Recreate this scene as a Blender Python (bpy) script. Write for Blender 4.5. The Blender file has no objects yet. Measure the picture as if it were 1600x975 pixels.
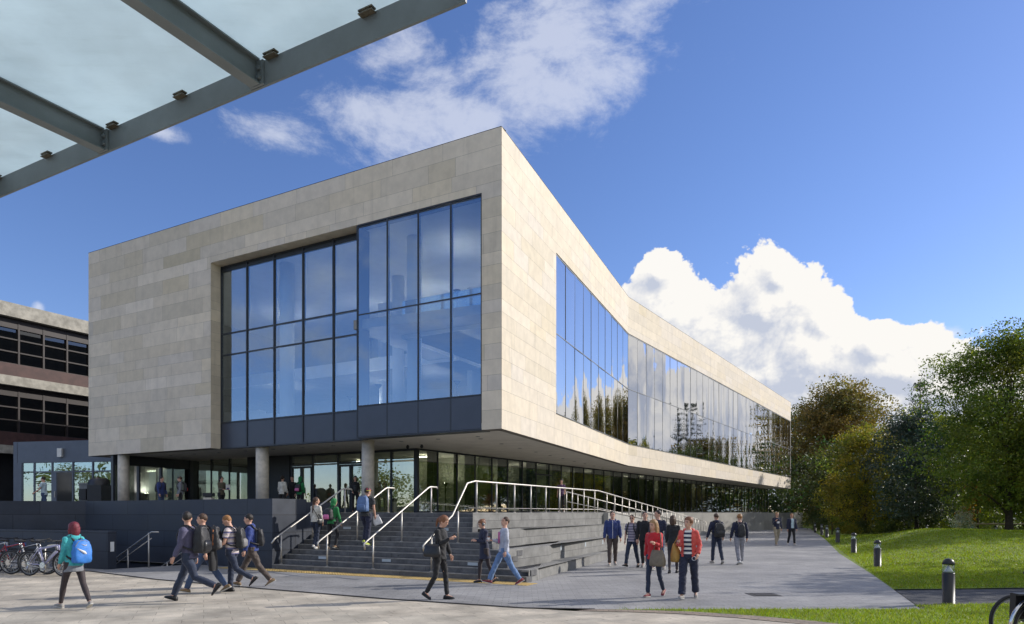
import bpy, bmesh, math, random
import numpy as np
from mathutils import Vector, Matrix, noise as mnoise
from mathutils.geometry import tessellate_polygon
R = math.radians
S = bpy.context.scene
COL = S.collection
rnd = random.Random(7)
# ------------------------------------------------------------------ camera
F, CX, HY, HC = 1067.0, 800.0, 801.0, 1.75      # focal length in photo pixels, horizon row, eye height
cam = bpy.data.cameras.new('camera'); camo = bpy.data.objects.new('camera', cam); COL.objects.link(camo)
camo.location = (0, 0, HC); camo.rotation_euler = (R(90), 0, 0)
cam.sensor_width = 36; cam.sensor_fit = 'HORIZONTAL'; cam.lens = 36*F/1600
cam.shift_y = (HY-487.5)/1600; cam.clip_start = .05; cam.clip_end = 3000
S.camera = camo
# ------------------------------------------------------------------ light
SUN_AZ, SUN_EL = R(71), R(27)                    # azimuth from +Y towards +X
sd = Vector((math.sin(SUN_AZ)*math.cos(SUN_EL), math.cos(SUN_AZ)*math.cos(SUN_EL), math.sin(SUN_EL)))
sun = bpy.data.lights.new('sun', 'SUN'); sun.energy = 3.9; sun.angle = R(.5); sun.color = (1, .945, .87)
suno = bpy.data.objects.new('sun', sun); COL.objects.link(suno)
suno.rotation_euler = sd.to_track_quat('Z', 'Y').to_euler(); suno.location = (60, 20, 60)
S.view_settings.view_transform = 'Standard'; S.view_settings.look = 'None'
S.view_settings.gamma = 1; S.view_settings.use_curve_mapping = False; S.view_settings.exposure = .2
S.cycles.max_bounces = 10; S.cycles.transparent_max_bounces = 24; S.cycles.caustics_reflective = False; S.cycles.caustics_refractive = False
S.cycles.sample_clamp_indirect = 6; S.cycles.use_denoising = True
W = bpy.data.worlds.new('World'); S.world = W; W.use_nodes = True
class NT:
    def __init__(s, t): s.t = t
    def n(s, k, **p):
        x = s.t.nodes.new(k)
        for a, b in p.items():
            if a.startswith('i'):
                i = a[1:]; i = int(i) if i.isdigit() else i.replace('_', ' ')
                if hasattr(b, 'is_output') or isinstance(b, bpy.types.NodeSocket): s.t.links.new(b, x.inputs[i])
                else: x.inputs[i].default_value = b
            else: setattr(x, a, b)
        return x
    def l(s, a, b): s.t.links.new(a, b)
    def m(s, op, a, b=0.0, c=0.0, clamp=False):
        x = s.t.nodes.new('ShaderNodeMath'); x.operation = op; x.use_clamp = clamp
        for i, v in enumerate((a, b, c)):
            if isinstance(v, bpy.types.NodeSocket): s.t.links.new(v, x.inputs[i])
            else: x.inputs[i].default_value = v
        return x.outputs[0]
    def vm(s, op, a, b=(0, 0, 0)):
        x = s.t.nodes.new('ShaderNodeVectorMath'); x.operation = op
        for i, v in enumerate((a, b)):
            if isinstance(v, bpy.types.NodeSocket): s.t.links.new(v, x.inputs[i])
            else: x.inputs[i].default_value = v
        return x
    def mix(s, f, a, b, mode='MIX'):
        x = s.t.nodes.new('ShaderNodeMix'); x.data_type = 'RGBA'; x.blend_type = mode
        for i, v in ((0, f), (6, a), (7, b)):
            if isinstance(v, bpy.types.NodeSocket): s.t.links.new(v, x.inputs[i])
            else: x.inputs[i].default_value = v if i == 0 else (tuple(v)+(1,))[:4]
        return x.outputs[2]
    def ramp(s, f, a, b, c0=0.0, c1=1.0, smooth=True):
        x = s.t.nodes.new('ShaderNodeMapRange'); x.interpolation_type = 'SMOOTHSTEP' if smooth else 'LINEAR'
        s.t.links.new(f, x.inputs[0])
        for i, v in enumerate((a, b, c0, c1)): x.inputs[i+1].default_value = v
        return x.outputs[0]
def blob_group(name, blobs, nscale, namp, detail, rough, stretch=(1, 1, 1), billow=None):
    """cloud density over (azimuth, tan elevation): the largest of some blobs, broken up by noise"""
    g = bpy.data.node_groups.new(name, 'ShaderNodeTree')
    g.interface.new_socket('P', in_out='INPUT', socket_type='NodeSocketVector')
    g.interface.new_socket('D', in_out='OUTPUT', socket_type='NodeSocketFloat')
    t = NT(g); gi = t.n('NodeGroupInput'); go = t.n('NodeGroupOutput')
    cur = None
    for (x, y, rx, ry, k) in blobs:
        v = t.vm('SUBTRACT', gi.outputs[0], (x, y, 0)).outputs[0]
        v = t.vm('MULTIPLY', v, (1/rx, 1/ry, 0)).outputs[0]
        d = t.m('MULTIPLY', t.m('SUBTRACT', 1.0, t.vm('LENGTH', v).outputs['Value']), k)
        cur = d if cur is None else t.n('ShaderNodeMath', operation='SMOOTH_MAX', i0=cur, i1=d, i2=.12).outputs[0]
    st = t.vm('MULTIPLY', gi.outputs[0], stretch).outputs[0]
    nz = t.n('ShaderNodeTexNoise', noise_dimensions='2D', iVector=st, iScale=nscale, iDetail=detail, iRoughness=rough, iDistortion=0. if billow else .16)
    cur = t.m('ADD', cur, t.m('MULTIPLY', t.m('SUBTRACT', nz.outputs[0], .5), namp))
    if billow:
        wp = t.vm('ADD', st, t.vm('MULTIPLY', nz.outputs['Color'], (.05, .05, 0)).outputs[0]).outputs[0]
        vo = t.n('ShaderNodeTexVoronoi', voronoi_dimensions='2D', feature='SMOOTH_F1', normalize=True, iVector=wp, iScale=billow[0], iDetail=3.0, iRoughness=.6, iLacunarity=2.3, iSmoothness=.22)
        cur = t.m('ADD', cur, t.m('MULTIPLY', t.m('SUBTRACT', .36, vo.outputs[0]), billow[1]))
    t.l(cur, go.inputs[0]); return g
def sky_pt(px, py):
    """photo pixel -> (azimuth, tan of elevation)"""
    X, Y = (px-CX)/F, (HY-py)/F
    return math.atan(X), Y/math.sqrt(1+X*X)
def blobs_px(L, k=1.0):
    o = []
    for (x, y, rx, ry) in L:
        a, e = sky_pt(x, y); c = math.cos(a)
        o.append((a, e, rx/F*c*c, ry/F*c, k))
    return o
t = NT(W.node_tree); W.node_tree.nodes.clear()
sky = t.n('ShaderNodeTexSky', sky_type='NISHITA', sun_disc=False, sun_elevation=SUN_EL, sun_rotation=SUN_AZ,
          air_density=1.0, dust_density=.25, ozone_density=3.0)
tc = t.n('ShaderNodeTexCoord'); sx = t.n('ShaderNodeSeparateXYZ', i0=tc.outputs['Generated'])
az = t.m('ARCTAN2', sx.outputs[0], sx.outputs[1])
hl = t.m('SQRT', t.m('ADD', t.m('MULTIPLY', sx.outputs[0], sx.outputs[0]), t.m('MULTIPLY', sx.outputs[1], sx.outputs[1])))
te = t.m('DIVIDE', sx.outputs[2], t.m('MAXIMUM', hl, .02))
P = t.n('ShaderNodeCombineXYZ', i0=az, i1=te, i2=.37).outputs[0]
cum = blobs_px([(1195,480,105,95),(1050,490,85,85),(1130,545,190,110),(1260,560,110,90),(1110,600,250,120),(1400,580,120,65),(1470,612,150,52),
                (1300,640,330,95),(1560,612,120,48),(1215,430,50,45),(1030,425,45,38),(1290,500,50,50),(1370,545,50,45),(1180,690,220,100),(1450,690,230,100)])
cum += [(.70,.10,.09,.06,1),(.80,.17,.07,.07,1),(.92,.13,.09,.08,1),(1.02,.20,.08,.08,1),(1.17,.13,.12,.08,1),(.8,.05,.4,.07,1),(1.25,.06,.4,.06,1)]
# unseen broken white cloud, added behind and above the camera as neutral fill light
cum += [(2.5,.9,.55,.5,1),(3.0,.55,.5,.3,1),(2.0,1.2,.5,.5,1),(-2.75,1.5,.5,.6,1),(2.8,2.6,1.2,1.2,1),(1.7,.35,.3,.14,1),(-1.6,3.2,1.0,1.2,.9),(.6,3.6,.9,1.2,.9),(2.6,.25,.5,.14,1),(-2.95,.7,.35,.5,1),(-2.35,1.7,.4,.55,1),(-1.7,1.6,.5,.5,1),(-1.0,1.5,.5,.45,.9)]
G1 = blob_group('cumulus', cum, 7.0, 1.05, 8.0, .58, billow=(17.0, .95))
wis = blobs_px([(880,60,190,95),(800,130,130,90),(640,200,110,75),(560,170,60,60),(640,90,110,60),(740,185,150,70),(420,205,80,30),(1000,40,110,70),(945,120,100,45)])
wis += blobs_px([(250,205,40,14),(1490,520,30,10),(60,480,10,10)])
wis += [(-1.9,.62,.5,.16,.5),(-2.3,.32,.5,.10,.5),(-1.75,.22,.4,.07,.5),(-1.5,.45,.25,.1,.5),(1.9,.8,.5,.3,.8)]
G2 = blob_group('wisps', wis, 8.0, 3.6, 9.0, .67, (.85, 1.2, 1))
def dens(g, off=None):
    v = P if off is None else t.vm('ADD', P, off).outputs[0]
    x = t.n('ShaderNodeGroup', node_tree=g); t.l(v, x.inputs[0]); return x.outputs[0]
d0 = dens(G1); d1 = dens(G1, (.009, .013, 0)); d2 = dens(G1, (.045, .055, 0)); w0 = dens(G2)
a1 = t.ramp(d0, .02, .11)
lit = t.m('ADD', t.m('MULTIPLY', t.m('SUBTRACT', d0, d1), 2.1), t.m('MULTIPLY', t.m('SUBTRACT', d0, d2), .55))
edge = t.ramp(d0, .10, .62, 1.0, .0)
lf = t.m('ADD', t.m('ADD', lit, .20), t.m('MULTIPLY', edge, .58), clamp=True)
lf = t.m('MULTIPLY', lf, t.ramp(te, .0, .17, .62, 1.0), clamp=True)
cc = t.mix(lf, (3.6, 3.9, 4.65), (6.3, 6.15, 5.9))
# the deep, polarised blue of the photograph's sky; paler towards the sun and the horizon
sk = t.n('ShaderNodeHueSaturation', iSaturation=1.08, iValue=1.0, iColor=sky.outputs[0]).outputs[0]
sk = t.mix(1.0, sk, (.91, .87, 1.06), 'MULTIPLY')
a2 = t.m('MULTIPLY', t.ramp(w0, -.2, 1.1), .60)
c = t.mix(a2, sk, (5.3, 5.5, 6.1))
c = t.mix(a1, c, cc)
low = t.ramp(te, -.02, .0)
c = t.mix(low, (.9, 1.0, .8), c)
bg = t.n('ShaderNodeBackground', iColor=c, iStrength=.135)
t.l(bg.outputs[0], t.n('ShaderNodeOutputWorld').inputs[0])
W.cycles.sampling_method = 'MANUAL'; W.cycles.sample_map_resolution = 512
# ------------------------------------------------------------------ materials
MT = {}
def mat(name, col, rough=.6, var=.12, scale=6., bump=0., bscale=60., metal=0., spec=.5, attr=False, sheen=0.):
    if name in MT: return MT[name]
    m = bpy.data.materials.new(name); m.use_nodes = True; MT[name] = m
    t = NT(m.node_tree); b = m.node_tree.nodes['Principled BSDF']
    tc = t.n('ShaderNodeTexCoord').outputs['Object']
    nz = t.n('ShaderNodeTexNoise', iVector=tc, iScale=scale, iDetail=6., iRoughness=.62)
    f = t.ramp(nz.outputs[0], .28, .72, 1-var, 1+var)
    c = t.mix(1., col, t.n('ShaderNodeCombineColor', i0=f, i1=f, i2=f).outputs[0], 'MULTIPLY')
    if name == 'limestone':                        # faint rain streaks running down the stone
        sn = t.n('ShaderNodeTexNoise', iVector=t.vm('MULTIPLY', tc, (1.6, 1.6, .10)).outputs[0], iScale=1.5, iDetail=7., iRoughness=.68)
        g = t.ramp(sn.outputs[0], .50, .78, 1.0, .86); c = t.mix(1., c, t.n('ShaderNodeCombineColor', i0=g, i1=g, i2=g).outputs[0], 'MULTIPLY')
    if attr: c = t.mix(1., c, t.n('ShaderNodeAttribute', attribute_name='tone').outputs['Color'], 'MULTIPLY')
    t.l(c, b.inputs['Base Color']); b.inputs['Roughness'].default_value = rough; b.inputs['Metallic'].default_value = metal
    b.inputs['Specular IOR Level'].default_value = spec
    if sheen: b.inputs['Sheen Weight'].default_value = sheen
    if bump:
        n2 = t.n('ShaderNodeTexNoise', iVector=tc, iScale=bscale, iDetail=4.)
        bp = t.n('ShaderNodeBump', iStrength=bump, iDistance=.02, iHeight=n2.outputs[0]); t.l(bp.outputs[0], b.inputs['Normal'])
    return m
def tiles(name, c1, c2, mortar, bw, rh, ms=.006, rot=0., rough=.7, var=.15, nscale=1.3, coord='Object', stain=.0, spec=.4, bump=.25, rotx=0., contrast=1.):
    """paving or cladding laid in courses (brick pattern in metres)"""
    m = bpy.data.materials.new(name); m.use_nodes = True; MT[name] = m
    t = NT(m.node_tree); b = m.node_tree.nodes['Principled BSDF']
    tc = t.n('ShaderNodeTexCoord').outputs[coord]
    mp = t.n('ShaderNodeMapping', iVector=tc, iRotation=(rotx, 0, rot))
    br = t.n('ShaderNodeTexBrick', iVector=mp.outputs[0], iColor1=c1+(1,), iColor2=c2+(1,), iMortar=mortar+(1,), iScale=1., iMortar_Size=ms,
             iMortar_Smooth=.2, iBias=0., iBrick_Width=bw, iRow_Height=rh, offset=.43)
    nz = t.n('ShaderNodeTexNoise', iVector=tc, iScale=nscale, iDetail=9., iRoughness=.66)
    f = t.ramp(nz.outputs[0], .25, .75, 1-var, 1+var)
    c = t.mix(1., br.outputs[0], t.n('ShaderNodeCombineColor', i0=f, i1=f, i2=f).outputs[0], 'MULTIPLY')
    if stain:
        n3 = t.n('ShaderNodeTexNoise', iVector=t.vm('MULTIPLY', tc, (1., 1., .25)).outputs[0], iScale=.55, iDetail=8., iRoughness=.7)
        g = t.ramp(n3.outputs[0], .5, .72, 0., stain); c = t.mix(g, c, tuple(x*.45 for x in c1))
    n4 = t.n('ShaderNodeTexNoise', iVector=tc, iScale=55., iDetail=4.)
    g4 = t.ramp(n4.outputs[0], .3, .7, .9, 1.1); c = t.mix(1., c, t.n('ShaderNodeCombineColor', i0=g4, i1=g4, i2=g4).outputs[0], 'MULTIPLY')
    if name in ('pale_slabs', 'grey_setts', 'step_stone'):              # trodden gum and drips
        vo = t.n('ShaderNodeTexVoronoi', voronoi_dimensions='2D', iVector=tc, iScale=1.7); g5 = t.ramp(vo.outputs[0], .035, .06, .62, 1.)
        c = t.mix(1., c, t.n('ShaderNodeCombineColor', i0=g5, i1=g5, i2=g5).outputs[0], 'MULTIPLY')
    t.l(c, b.inputs['Base Color'])
    t.l(t.ramp(nz.outputs[0], .2, .8, rough-.1, rough+.12), b.inputs['Roughness']); b.inputs['Specular IOR Level'].default_value = spec
    h = t.m('ADD', t.m('MULTIPLY', br.outputs[1], -1.), t.m('MULTIPLY', n4.outputs[0], .35))
    bp = t.n('ShaderNodeBump', iStrength=bump, iDistance=.006, iHeight=h); t.l(bp.outputs[0], b.inputs['Normal'])
    return m
def glass(name, tint, base, rough=.0, gtint=(.93, .96, 1.), power=5., top=1.0):
    """coated architectural glass: mirror reflection growing at grazing angles over a tinted see-through pane"""
    m = bpy.data.materials.new(name); m.use_nodes = True; MT[name] = m
    t = NT(m.node_tree); m.node_tree.nodes.clear()
    geo = t.n('ShaderNodeNewGeometry'); d = t.m('ABSOLUTE', t.vm('DOT_PRODUCT', geo.outputs['Normal'], geo.outputs['Incoming']).outputs['Value'])
    fr = t.m('ADD', t.m('MULTIPLY', t.m('POWER', t.m('SUBTRACT', 1., d, clamp=True), power), top-base), base, clamp=True)
    tr = t.n('ShaderNodeBsdfTransparent', iColor=tint+(1,)); gl = t.n('ShaderNodeBsdfGlossy', iColor=gtint+(1,), iRoughness=rough)
    mx = t.n('ShaderNodeMixShader', i0=fr, i1=tr.outputs[0], i2=gl.outputs[0])
    t.l(mx.outputs[0], t.n('ShaderNodeOutputMaterial').inputs[0]); return m
def leafmat(name, col, rough=.5, transl=.35):
    m = bpy.data.materials.new(name); m.use_nodes = True; MT[name] = m
    t = NT(m.node_tree); m.node_tree.nodes.clear()
    at = t.n('ShaderNodeAttribute', attribute_name='tone').outputs['Color']; c = t.mix(1., col, at, 'MULTIPLY')
    b = t.n('ShaderNodeBsdfPrincipled', iBase_Color=c, iRoughness=rough); b.inputs['Specular IOR Level'].default_value = .35
    tr = t.n('ShaderNodeBsdfTranslucent', iColor=t.mix(1., c, (1.5, 1.5, .7), 'MULTIPLY'))
    mx = t.n('ShaderNodeMixShader', i0=transl, i1=b.outputs[0], i2=tr.outputs[0])
    t.l(mx.outputs[0], t.n('ShaderNodeOutputMaterial').inputs[0]); return m
UA = R(28.3)                                       # the library's front and the stairs run at this angle
mat('limestone', (.69, .605, .485), .75, .07, 2.2, .25, 40., attr=True)
mat('limestone_joint', (.20, .18, .15), .9, .1)
mat('soffit', (.66, .62, .55), .8, .08, 1.2)
mat('concrete', (.60, .55, .47), .8, .16, 4., .25, 50.)
mat('rough_concrete', (.36, .34, .29), .9, .28, 2.4, .8, 14.)
mat('dark_metal', (.028, .033, .042), .45, .1, 4.)
mat('spandrel', (.050, .060, .085), .38, .06, 1.5)
mat('grey_fascia', (.11, .13, .17), .45, .08, 1.5)
mat('black_cladding', (.018, .02, .024), .5, .2, 3.)
mat('white_plaster', (.74, .74, .72), .8, .04, 2.)
mat('floor_inside', (.30, .29, .27), .5, .1, 2.)
mat('wall_inside', (.42, .44, .45), .8, .1, .8)
mat('dark_inside', (.46, .47, .38), .8, .3, .6)
mat('steel', (.56, .53, .48), .48, .06, 20., metal=.75)
mat('frame_brown', (.030, .022, .02), .5, .2, 3.)
mat('panel_brown', (.07, .032, .027), .6, .25, 2.)
mat('bollard_paint', (.012, .013, .015), .42, .15, 9.)
mat('lens', (.62, .64, .66), .15, .05)
mat('canopy_steel', (.155, .18, .195), .5, .10, 3., .05)
mat('clip_metal', (.10, .085, .06), .5, .3, 30.)
mat('bark', (.055, .042, .032), .9, .35, 9., .8, 30.)
mat('earth', (.05, .06, .025), .95, .3, .5)
mat('turf', (.165, .225, .019), .9, .35, 1.1, .5, 60.)
mat('asphalt', (.055, .056, .06), .85, .2, 3., .4, 120.)
mat('yellow_tactile', (.52, .37, .14), .75, .12, 5.)
mat('slot', (.015, .015, .016), .7, .2)
mat('iron', (.07, .065, .06), .6, .3, 20.)
mat('step_lens', (.50, .56, .60), .25, .05)
mat('black_plastic', (.02, .02, .022), .45, .15, 8.)
mat('grey_plastic', (.16, .17, .18), .45, .12, 8.)
mat('white_paint', (.75, .75, .73), .5, .05)
mat('rubber', (.018, .018, .019), .7, .2, 12.)
mat('timber', (.34, .27, .17), .8, .2, 7.)
tiles('pale_slabs', (.52, .46, .37), (.42, .38, .31), (.27, .24, .195), .75, .375, .006, rot=-UA+R(4), rough=.7, var=.36, nscale=.9, stain=.35)
tiles('grey_setts', (.30, .295, .29), (.25, .246, .244), (.16, .158, .155), .30, .15, .006, rot=R(1), rough=.72, var=.28, nscale=.45, stain=.25)
tiles('brick_edging', (.30, .24, .18), (.23, .19, .15), (.13, .11, .09), .22, .11, .008, rot=R(6), rough=.8, var=.2)
tiles('slate_wall', (.030, .037, .053), (.044, .052, .070), (.014, .016, .022), 2.1, .56, .012, coord='UV', rough=.5, var=.22, nscale=1.0, stain=.2, bump=.1)
tiles('step_stone', (.115, .115, .118), (.15, .148, .148), (.06, .06, .06), 1.6, .146, .007, coord='UV', rough=.68, var=.38, nscale=3.2, stain=.35)
tiles('seat_stone', (.225, .222, .21), (.205, .202, .192), (.10, .10, .10), 1.5, .5, .008, coord='UV', rough=.72, var=.3, nscale=1.8, stain=.6)
tiles('plinth_stone', (.36, .35, .32), (.31, .30, .28), (.18, .18, .17), 1.8, .9, .006, coord='UV', rough=.55, var=.15, nscale=1.2, stain=.4)
tiles('terrace_stone', (.26, .25, .235), (.22, .215, .205), (.12, .12, .12), .8, .4, .006, rot=-UA, rough=.7)
glass('front_glass', (.66, .78, .88), .31, gtint=(.72, .86, 1.))
glass('ribbon_glass', (.34, .38, .40), .60, gtint=(.95, .96, 1.))
glass('ground_glass', (.55, .62, .53), .34, gtint=(.85, .93, .88))
glass('clear_glass', (.60, .70, .70), .40, gtint=(.80, .98, .98))
glass('lamp_glass', (.85, .88, .90), .08)
glass('office_glass', (.10, .10, .095), .10)
def lampmat(name, col, st_):
    m = bpy.data.materials.new(name); m.use_nodes = True; MT[name] = m; b = m.node_tree.nodes['Principled BSDF']
    b.inputs['Emission Color'].default_value = col+(1,); b.inputs['Emission Strength'].default_value = st_; b.inputs['Base Color'].default_value = (.8, .8, .8, 1)
lampmat('lamp_on', (1, .95, .86), 3.); lampmat('lamp_strong', (1, .93, .80), 9.); lampmat('fill_glow', (1, .94, .84), 130.); mat('step_nosing', (.21, .21, .205), .7, .2, 6.)  # the strongest glow feeds the uplighters added as interior fill
def frosted():
    m = bpy.data.materials.new('frosted_glass'); m.use_nodes = True; MT['frosted_glass'] = m
    t = NT(m.node_tree); m.node_tree.nodes.clear()
    tc = t.n('ShaderNodeTexCoord').outputs['Object']
    nz = t.n('ShaderNodeTexNoise', iVector=tc, iScale=1.1, iDetail=7., iRoughness=.6); f = t.ramp(nz.outputs[0], .3, .7, .90, 1.06)
    g = t.n('ShaderNodeCombineColor', i0=f, i1=f, i2=f).outputs[0]
    dz = t.n('ShaderNodeTexNoise', iVector=t.vm('MULTIPLY', tc, (1.2, 6., 1.)).outputs[0], iScale=1.6, iDetail=9., iRoughness=.7); g = t.mix(t.ramp(dz.outputs[0], .48, .75, 0., .12), g, (.45, .47, .42))
    tr = t.n('ShaderNodeBsdfTranslucent', iColor=t.mix(1., (.74, .83, .84), g, 'MULTIPLY'))
    df = t.n('ShaderNodeBsdfDiffuse', iColor=t.mix(1., (.50, .58, .58), g, 'MULTIPLY'))
    tp = t.n('ShaderNodeBsdfTransparent', iColor=(.72, .82, .84, 1)); gl = t.n('ShaderNodeBsdfGlossy', iRoughness=.12)
    a = t.n('ShaderNodeMixShader', i0=.12, i1=tr.outputs[0], i2=df.outputs[0]); b = t.n('ShaderNodeMixShader', i0=.10, i1=a.outputs[0], i2=tp.outputs[0])
    c = t.n('ShaderNodeMixShader', i0=.06, i1=b.outputs[0], i2=gl.outputs[0]); t.l(c.outputs[0], t.n('ShaderNodeOutputMaterial').inputs[0])
frosted()
# ------------------------------------------------------------------ mesh helpers
class MB:
    def __init__(s): s.v = []; s.f = []; s.mi = []; s.uv = {}; s.tone = {}; s.cur = 0; s.sm = []; s.smooth = False
    def face(s, pts, uv=None, tone=None):
        i = len(s.v); s.v += [tuple(p) for p in pts]; s._f(list(range(i, i+len(pts))))
        k = len(s.f)-1
        if uv: s.uv[k] = uv
        if tone: s.tone[k] = tone
    def _f(s, idx): s.f.append(idx); s.mi.append(s.cur); s.sm.append(s.smooth)
    def box(s, x0, x1, y0, y1, z0, z1, fr=None, tone=None):
        fr = fr or (lambda a, b, c: (a, b, c))
        def q(pts, uv): s.face([fr(*p) for p in pts], uv, tone)
        X, Y, Z = (x0, x1), (y0, y1), (z0, z1)
        q([(x0,y0,z0),(x1,y0,z0),(x1,y0,z1),(x0,y0,z1)], [(x0,z0),(x1,z0),(x1,z1),(x0,z1)])
        q([(x1,y1,z0),(x0,y1,z0),(x0,y1,z1),(x1,y1,z1)], [(x1,z0),(x0,z0),(x0,z1),(x1,z1)])
        q([(x0,y1,z0),(x0,y0,z0),(x0,y0,z1),(x0,y1,z1)], [(y1,z0),(y0,z0),(y0,z1),(y1,z1)])
        q([(x1,y0,z0),(x1,y1,z0),(x1,y1,z1),(x1,y0,z1)], [(y0,z0),(y1,z0),(y1,z1),(y0,z1)])
        q([(x0,y0,z1),(x1,y0,z1),(x1,y1,z1),(x0,y1,z1)], [(x0,y0),(x1,y0),(x1,y1),(x0,y1)])
        q([(x0,y1,z0),(x1,y1,z0),(x1,y0,z0),(x0,y0,z0)], [(x0,y1),(x1,y1),(x1,y0),(x0,y0)])
    def prism(s, poly, z0, z1, bottom=True, top=True):
        """poly counter-clockwise seen from above"""
        tr = tessellate_polygon([[Vector((p[0], p[1], 0)) for p in poly]])
        for (a, b, c) in tr:
            A, B, C = poly[a], poly[b], poly[c]
            if (B[0]-A[0])*(C[1]-A[1])-(B[1]-A[1])*(C[0]-A[0]) < 0: B, C = C, B
            if top: s.face([(p[0], p[1], z1) for p in (A, B, C)], [(p[0], p[1]) for p in (A, B, C)])
            if bottom: s.face([(p[0], p[1], z0) for p in (C, B, A)], [(p[0], p[1]) for p in (C, B, A)])
        n = len(poly); u = 0
        if z1 != z0:
            for i in range(n):
                a, b = poly[i], poly[(i+1) % n]; d = math.dist(a, b)
                s.face([(a[0],a[1],z0),(b[0],b[1],z0),(b[0],b[1],z1),(a[0],a[1],z1)], [(u,z0),(u+d,z0),(u+d,z1),(u,z1)]); u += d
    def tube(s, pts, rad, n=8, cap=True, sy=1.):
        P = [Vector(p) for p in pts]; rad = rad if isinstance(rad, (list, tuple)) else [rad]*len(P)
        base = len(s.v); up = None
        for i, p in enumerate(P):
            d = (P[min(i+1, len(P)-1)]-P[max(i-1, 0)])
            d = d.normalized() if d.length > 1e-9 else Vector((0, 0, 1))
            if up is None: up = Vector((0, 0, 1)) if abs(d.z) < .9 else Vector((0, 1, 0))
            a = d.cross(up)
            if a.length < 1e-5: a = d.orthogonal()
            a.normalize(); b = a.cross(d).normalized(); up = b
            for k in range(n):
                w = 2*math.pi*k/n; s.v.append(tuple(p+(a*math.cos(w)*sy+b*math.sin(w))*rad[i]))
        for i in range(len(P)-1):
            for k in range(n):
                k2 = (k+1) % n; s._f([base+i*n+k, base+(i+1)*n+k, base+(i+1)*n+k2, base+i*n+k2])
        if cap:
            s._f([base+k for k in range(n)]); e = base+(len(P)-1)*n; s._f([e+n-1-k for k in range(n)])
    def rings(s, rings, n=16):
        """loft of rings: each ring is a list of n points"""
        base = len(s.v)
        for r in rings: s.v += [tuple(p) for p in r]
        n = len(rings[0])
        for i in range(len(rings)-1):
            for k in range(n):
                k2 = (k+1) % n; s._f([base+i*n+k, base+i*n+k2, base+(i+1)*n+k2, base+(i+1)*n+k])
        s._f([base+n-1-k for k in range(n)]); e = base+(len(rings)-1)*n; s._f([e+k for k in range(n)])
    def lathe(s, prof, n=20, c=(0, 0, 0)):
        s.rings([[(c[0]+r*math.cos(2*math.pi*k/n), c[1]+r*math.sin(2*math.pi*k/n), c[2]+z) for k in range(n)] for r, z in prof])
    def ell(s, c, r, n=12, m=8, rot=None):
        rg = []
        for j in range(m+1):
            th = math.pi*(.001+.998*j/m)-math.pi/2; rr = math.cos(th); ring = []
            for k in range(n):
                w = 2*math.pi*k/n; p = Vector((rr*math.cos(w)*r[0], rr*math.sin(w)*r[1], math.sin(th)*r[2]))
                if rot is not None: p = rot @ p
                ring.append(Vector(c)+p)
            rg.append(ring)
        s.rings(rg)
def mesh_of(mb, name):
    me = bpy.data.meshes.new(name); me.from_pydata(mb.v, [], mb.f)
    if mb.f:
        me.polygons.foreach_set('material_index', mb.mi); me.polygons.foreach_set('use_smooth', mb.sm)
    if mb.uv:
        ul = me.uv_layers.new(name='UVMap'); st = [p.loop_start for p in me.polygons]
        for k, uv in mb.uv.items():
            for j, w in enumerate(uv): ul.data[st[k]+j].uv = w
    if mb.tone:
        at = me.color_attributes.new('tone', 'FLOAT_COLOR', 'CORNER'); st = [p.loop_start for p in me.polygons]
        arr = np.ones((len(me.loops), 4), np.float32)
        for k, c in mb.tone.items(): arr[st[k]:st[k]+len(mb.f[k]), :3] = c
        at.data.foreach_set('color', arr.ravel())
    me.update(); return me
def tag(o, label=None, cat=None, group=None, kind=None):
    if label: o['label'] = label
    if cat: o['category'] = cat
    if group: o['group'] = group
    if kind: o['kind'] = kind
    return o
def link(name, me, mats, parent=None):
    for m in (mats if isinstance(mats, (list, tuple)) else [mats]): me.materials.append(MT[m] if isinstance(m, str) else m)
    o = bpy.data.objects.new(name, me); COL.objects.link(o)
    if parent is not None:
        o.parent = parent
        # only the top thing carries a transform and it is at its base: shapes made in the world's frame keep their place
        if parent.get('_w'): o.matrix_parent_inverse = Matrix.Translation(-Vector(parent['_w']))
    return o
def obj(name, mb, mats, parent=None, bevel=0):
    o = link(name, mesh_of(mb, name), mats, parent)
    if bevel:
        b = o.modifiers.new('bevel', 'BEVEL'); b.width = bevel; b.segments = 2; b.limit_method = 'ANGLE'
    return o
def weld(mb, name):
    me = mesh_of(mb, name); bm = bmesh.new(); bm.from_mesh(me); bmesh.ops.remove_doubles(bm, verts=bm.verts, dist=1e-5); bm.to_mesh(me); bm.free(); return me
def thing(name, label, cat, loc=(0, 0, 0), rz=0, group=None, world=False):
    o = bpy.data.objects.new(name, None); COL.objects.link(o); o.location = loc; o.rotation_euler = (0, 0, rz); o.empty_display_size = .2
    if world: o['_w'] = tuple(loc)
    return tag(o, label, cat, group)
def copy_tree(o, parent=None):
    c = o.copy(); COL.objects.link(c); c.parent = parent
    if parent is not None: c.matrix_parent_inverse = o.matrix_parent_inverse
    for ch in o.children: copy_tree(ch, c)
    return c
def gx(px, Y): return (px-CX)/F*Y                  # the X at depth Y seen at photo column px
U = Vector((math.cos(UA), -math.sin(UA))); V = Vector((math.sin(UA), math.cos(UA)))
def frame(o, ang):
    """local (along, inward, height); along runs to the right and away by ang, inward lies to its left"""
    c, s_ = math.cos(ang), math.sin(ang)
    return lambda a, b, z: (o[0]+a*c-b*s_, o[1]+a*s_+b*c, z)
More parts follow.
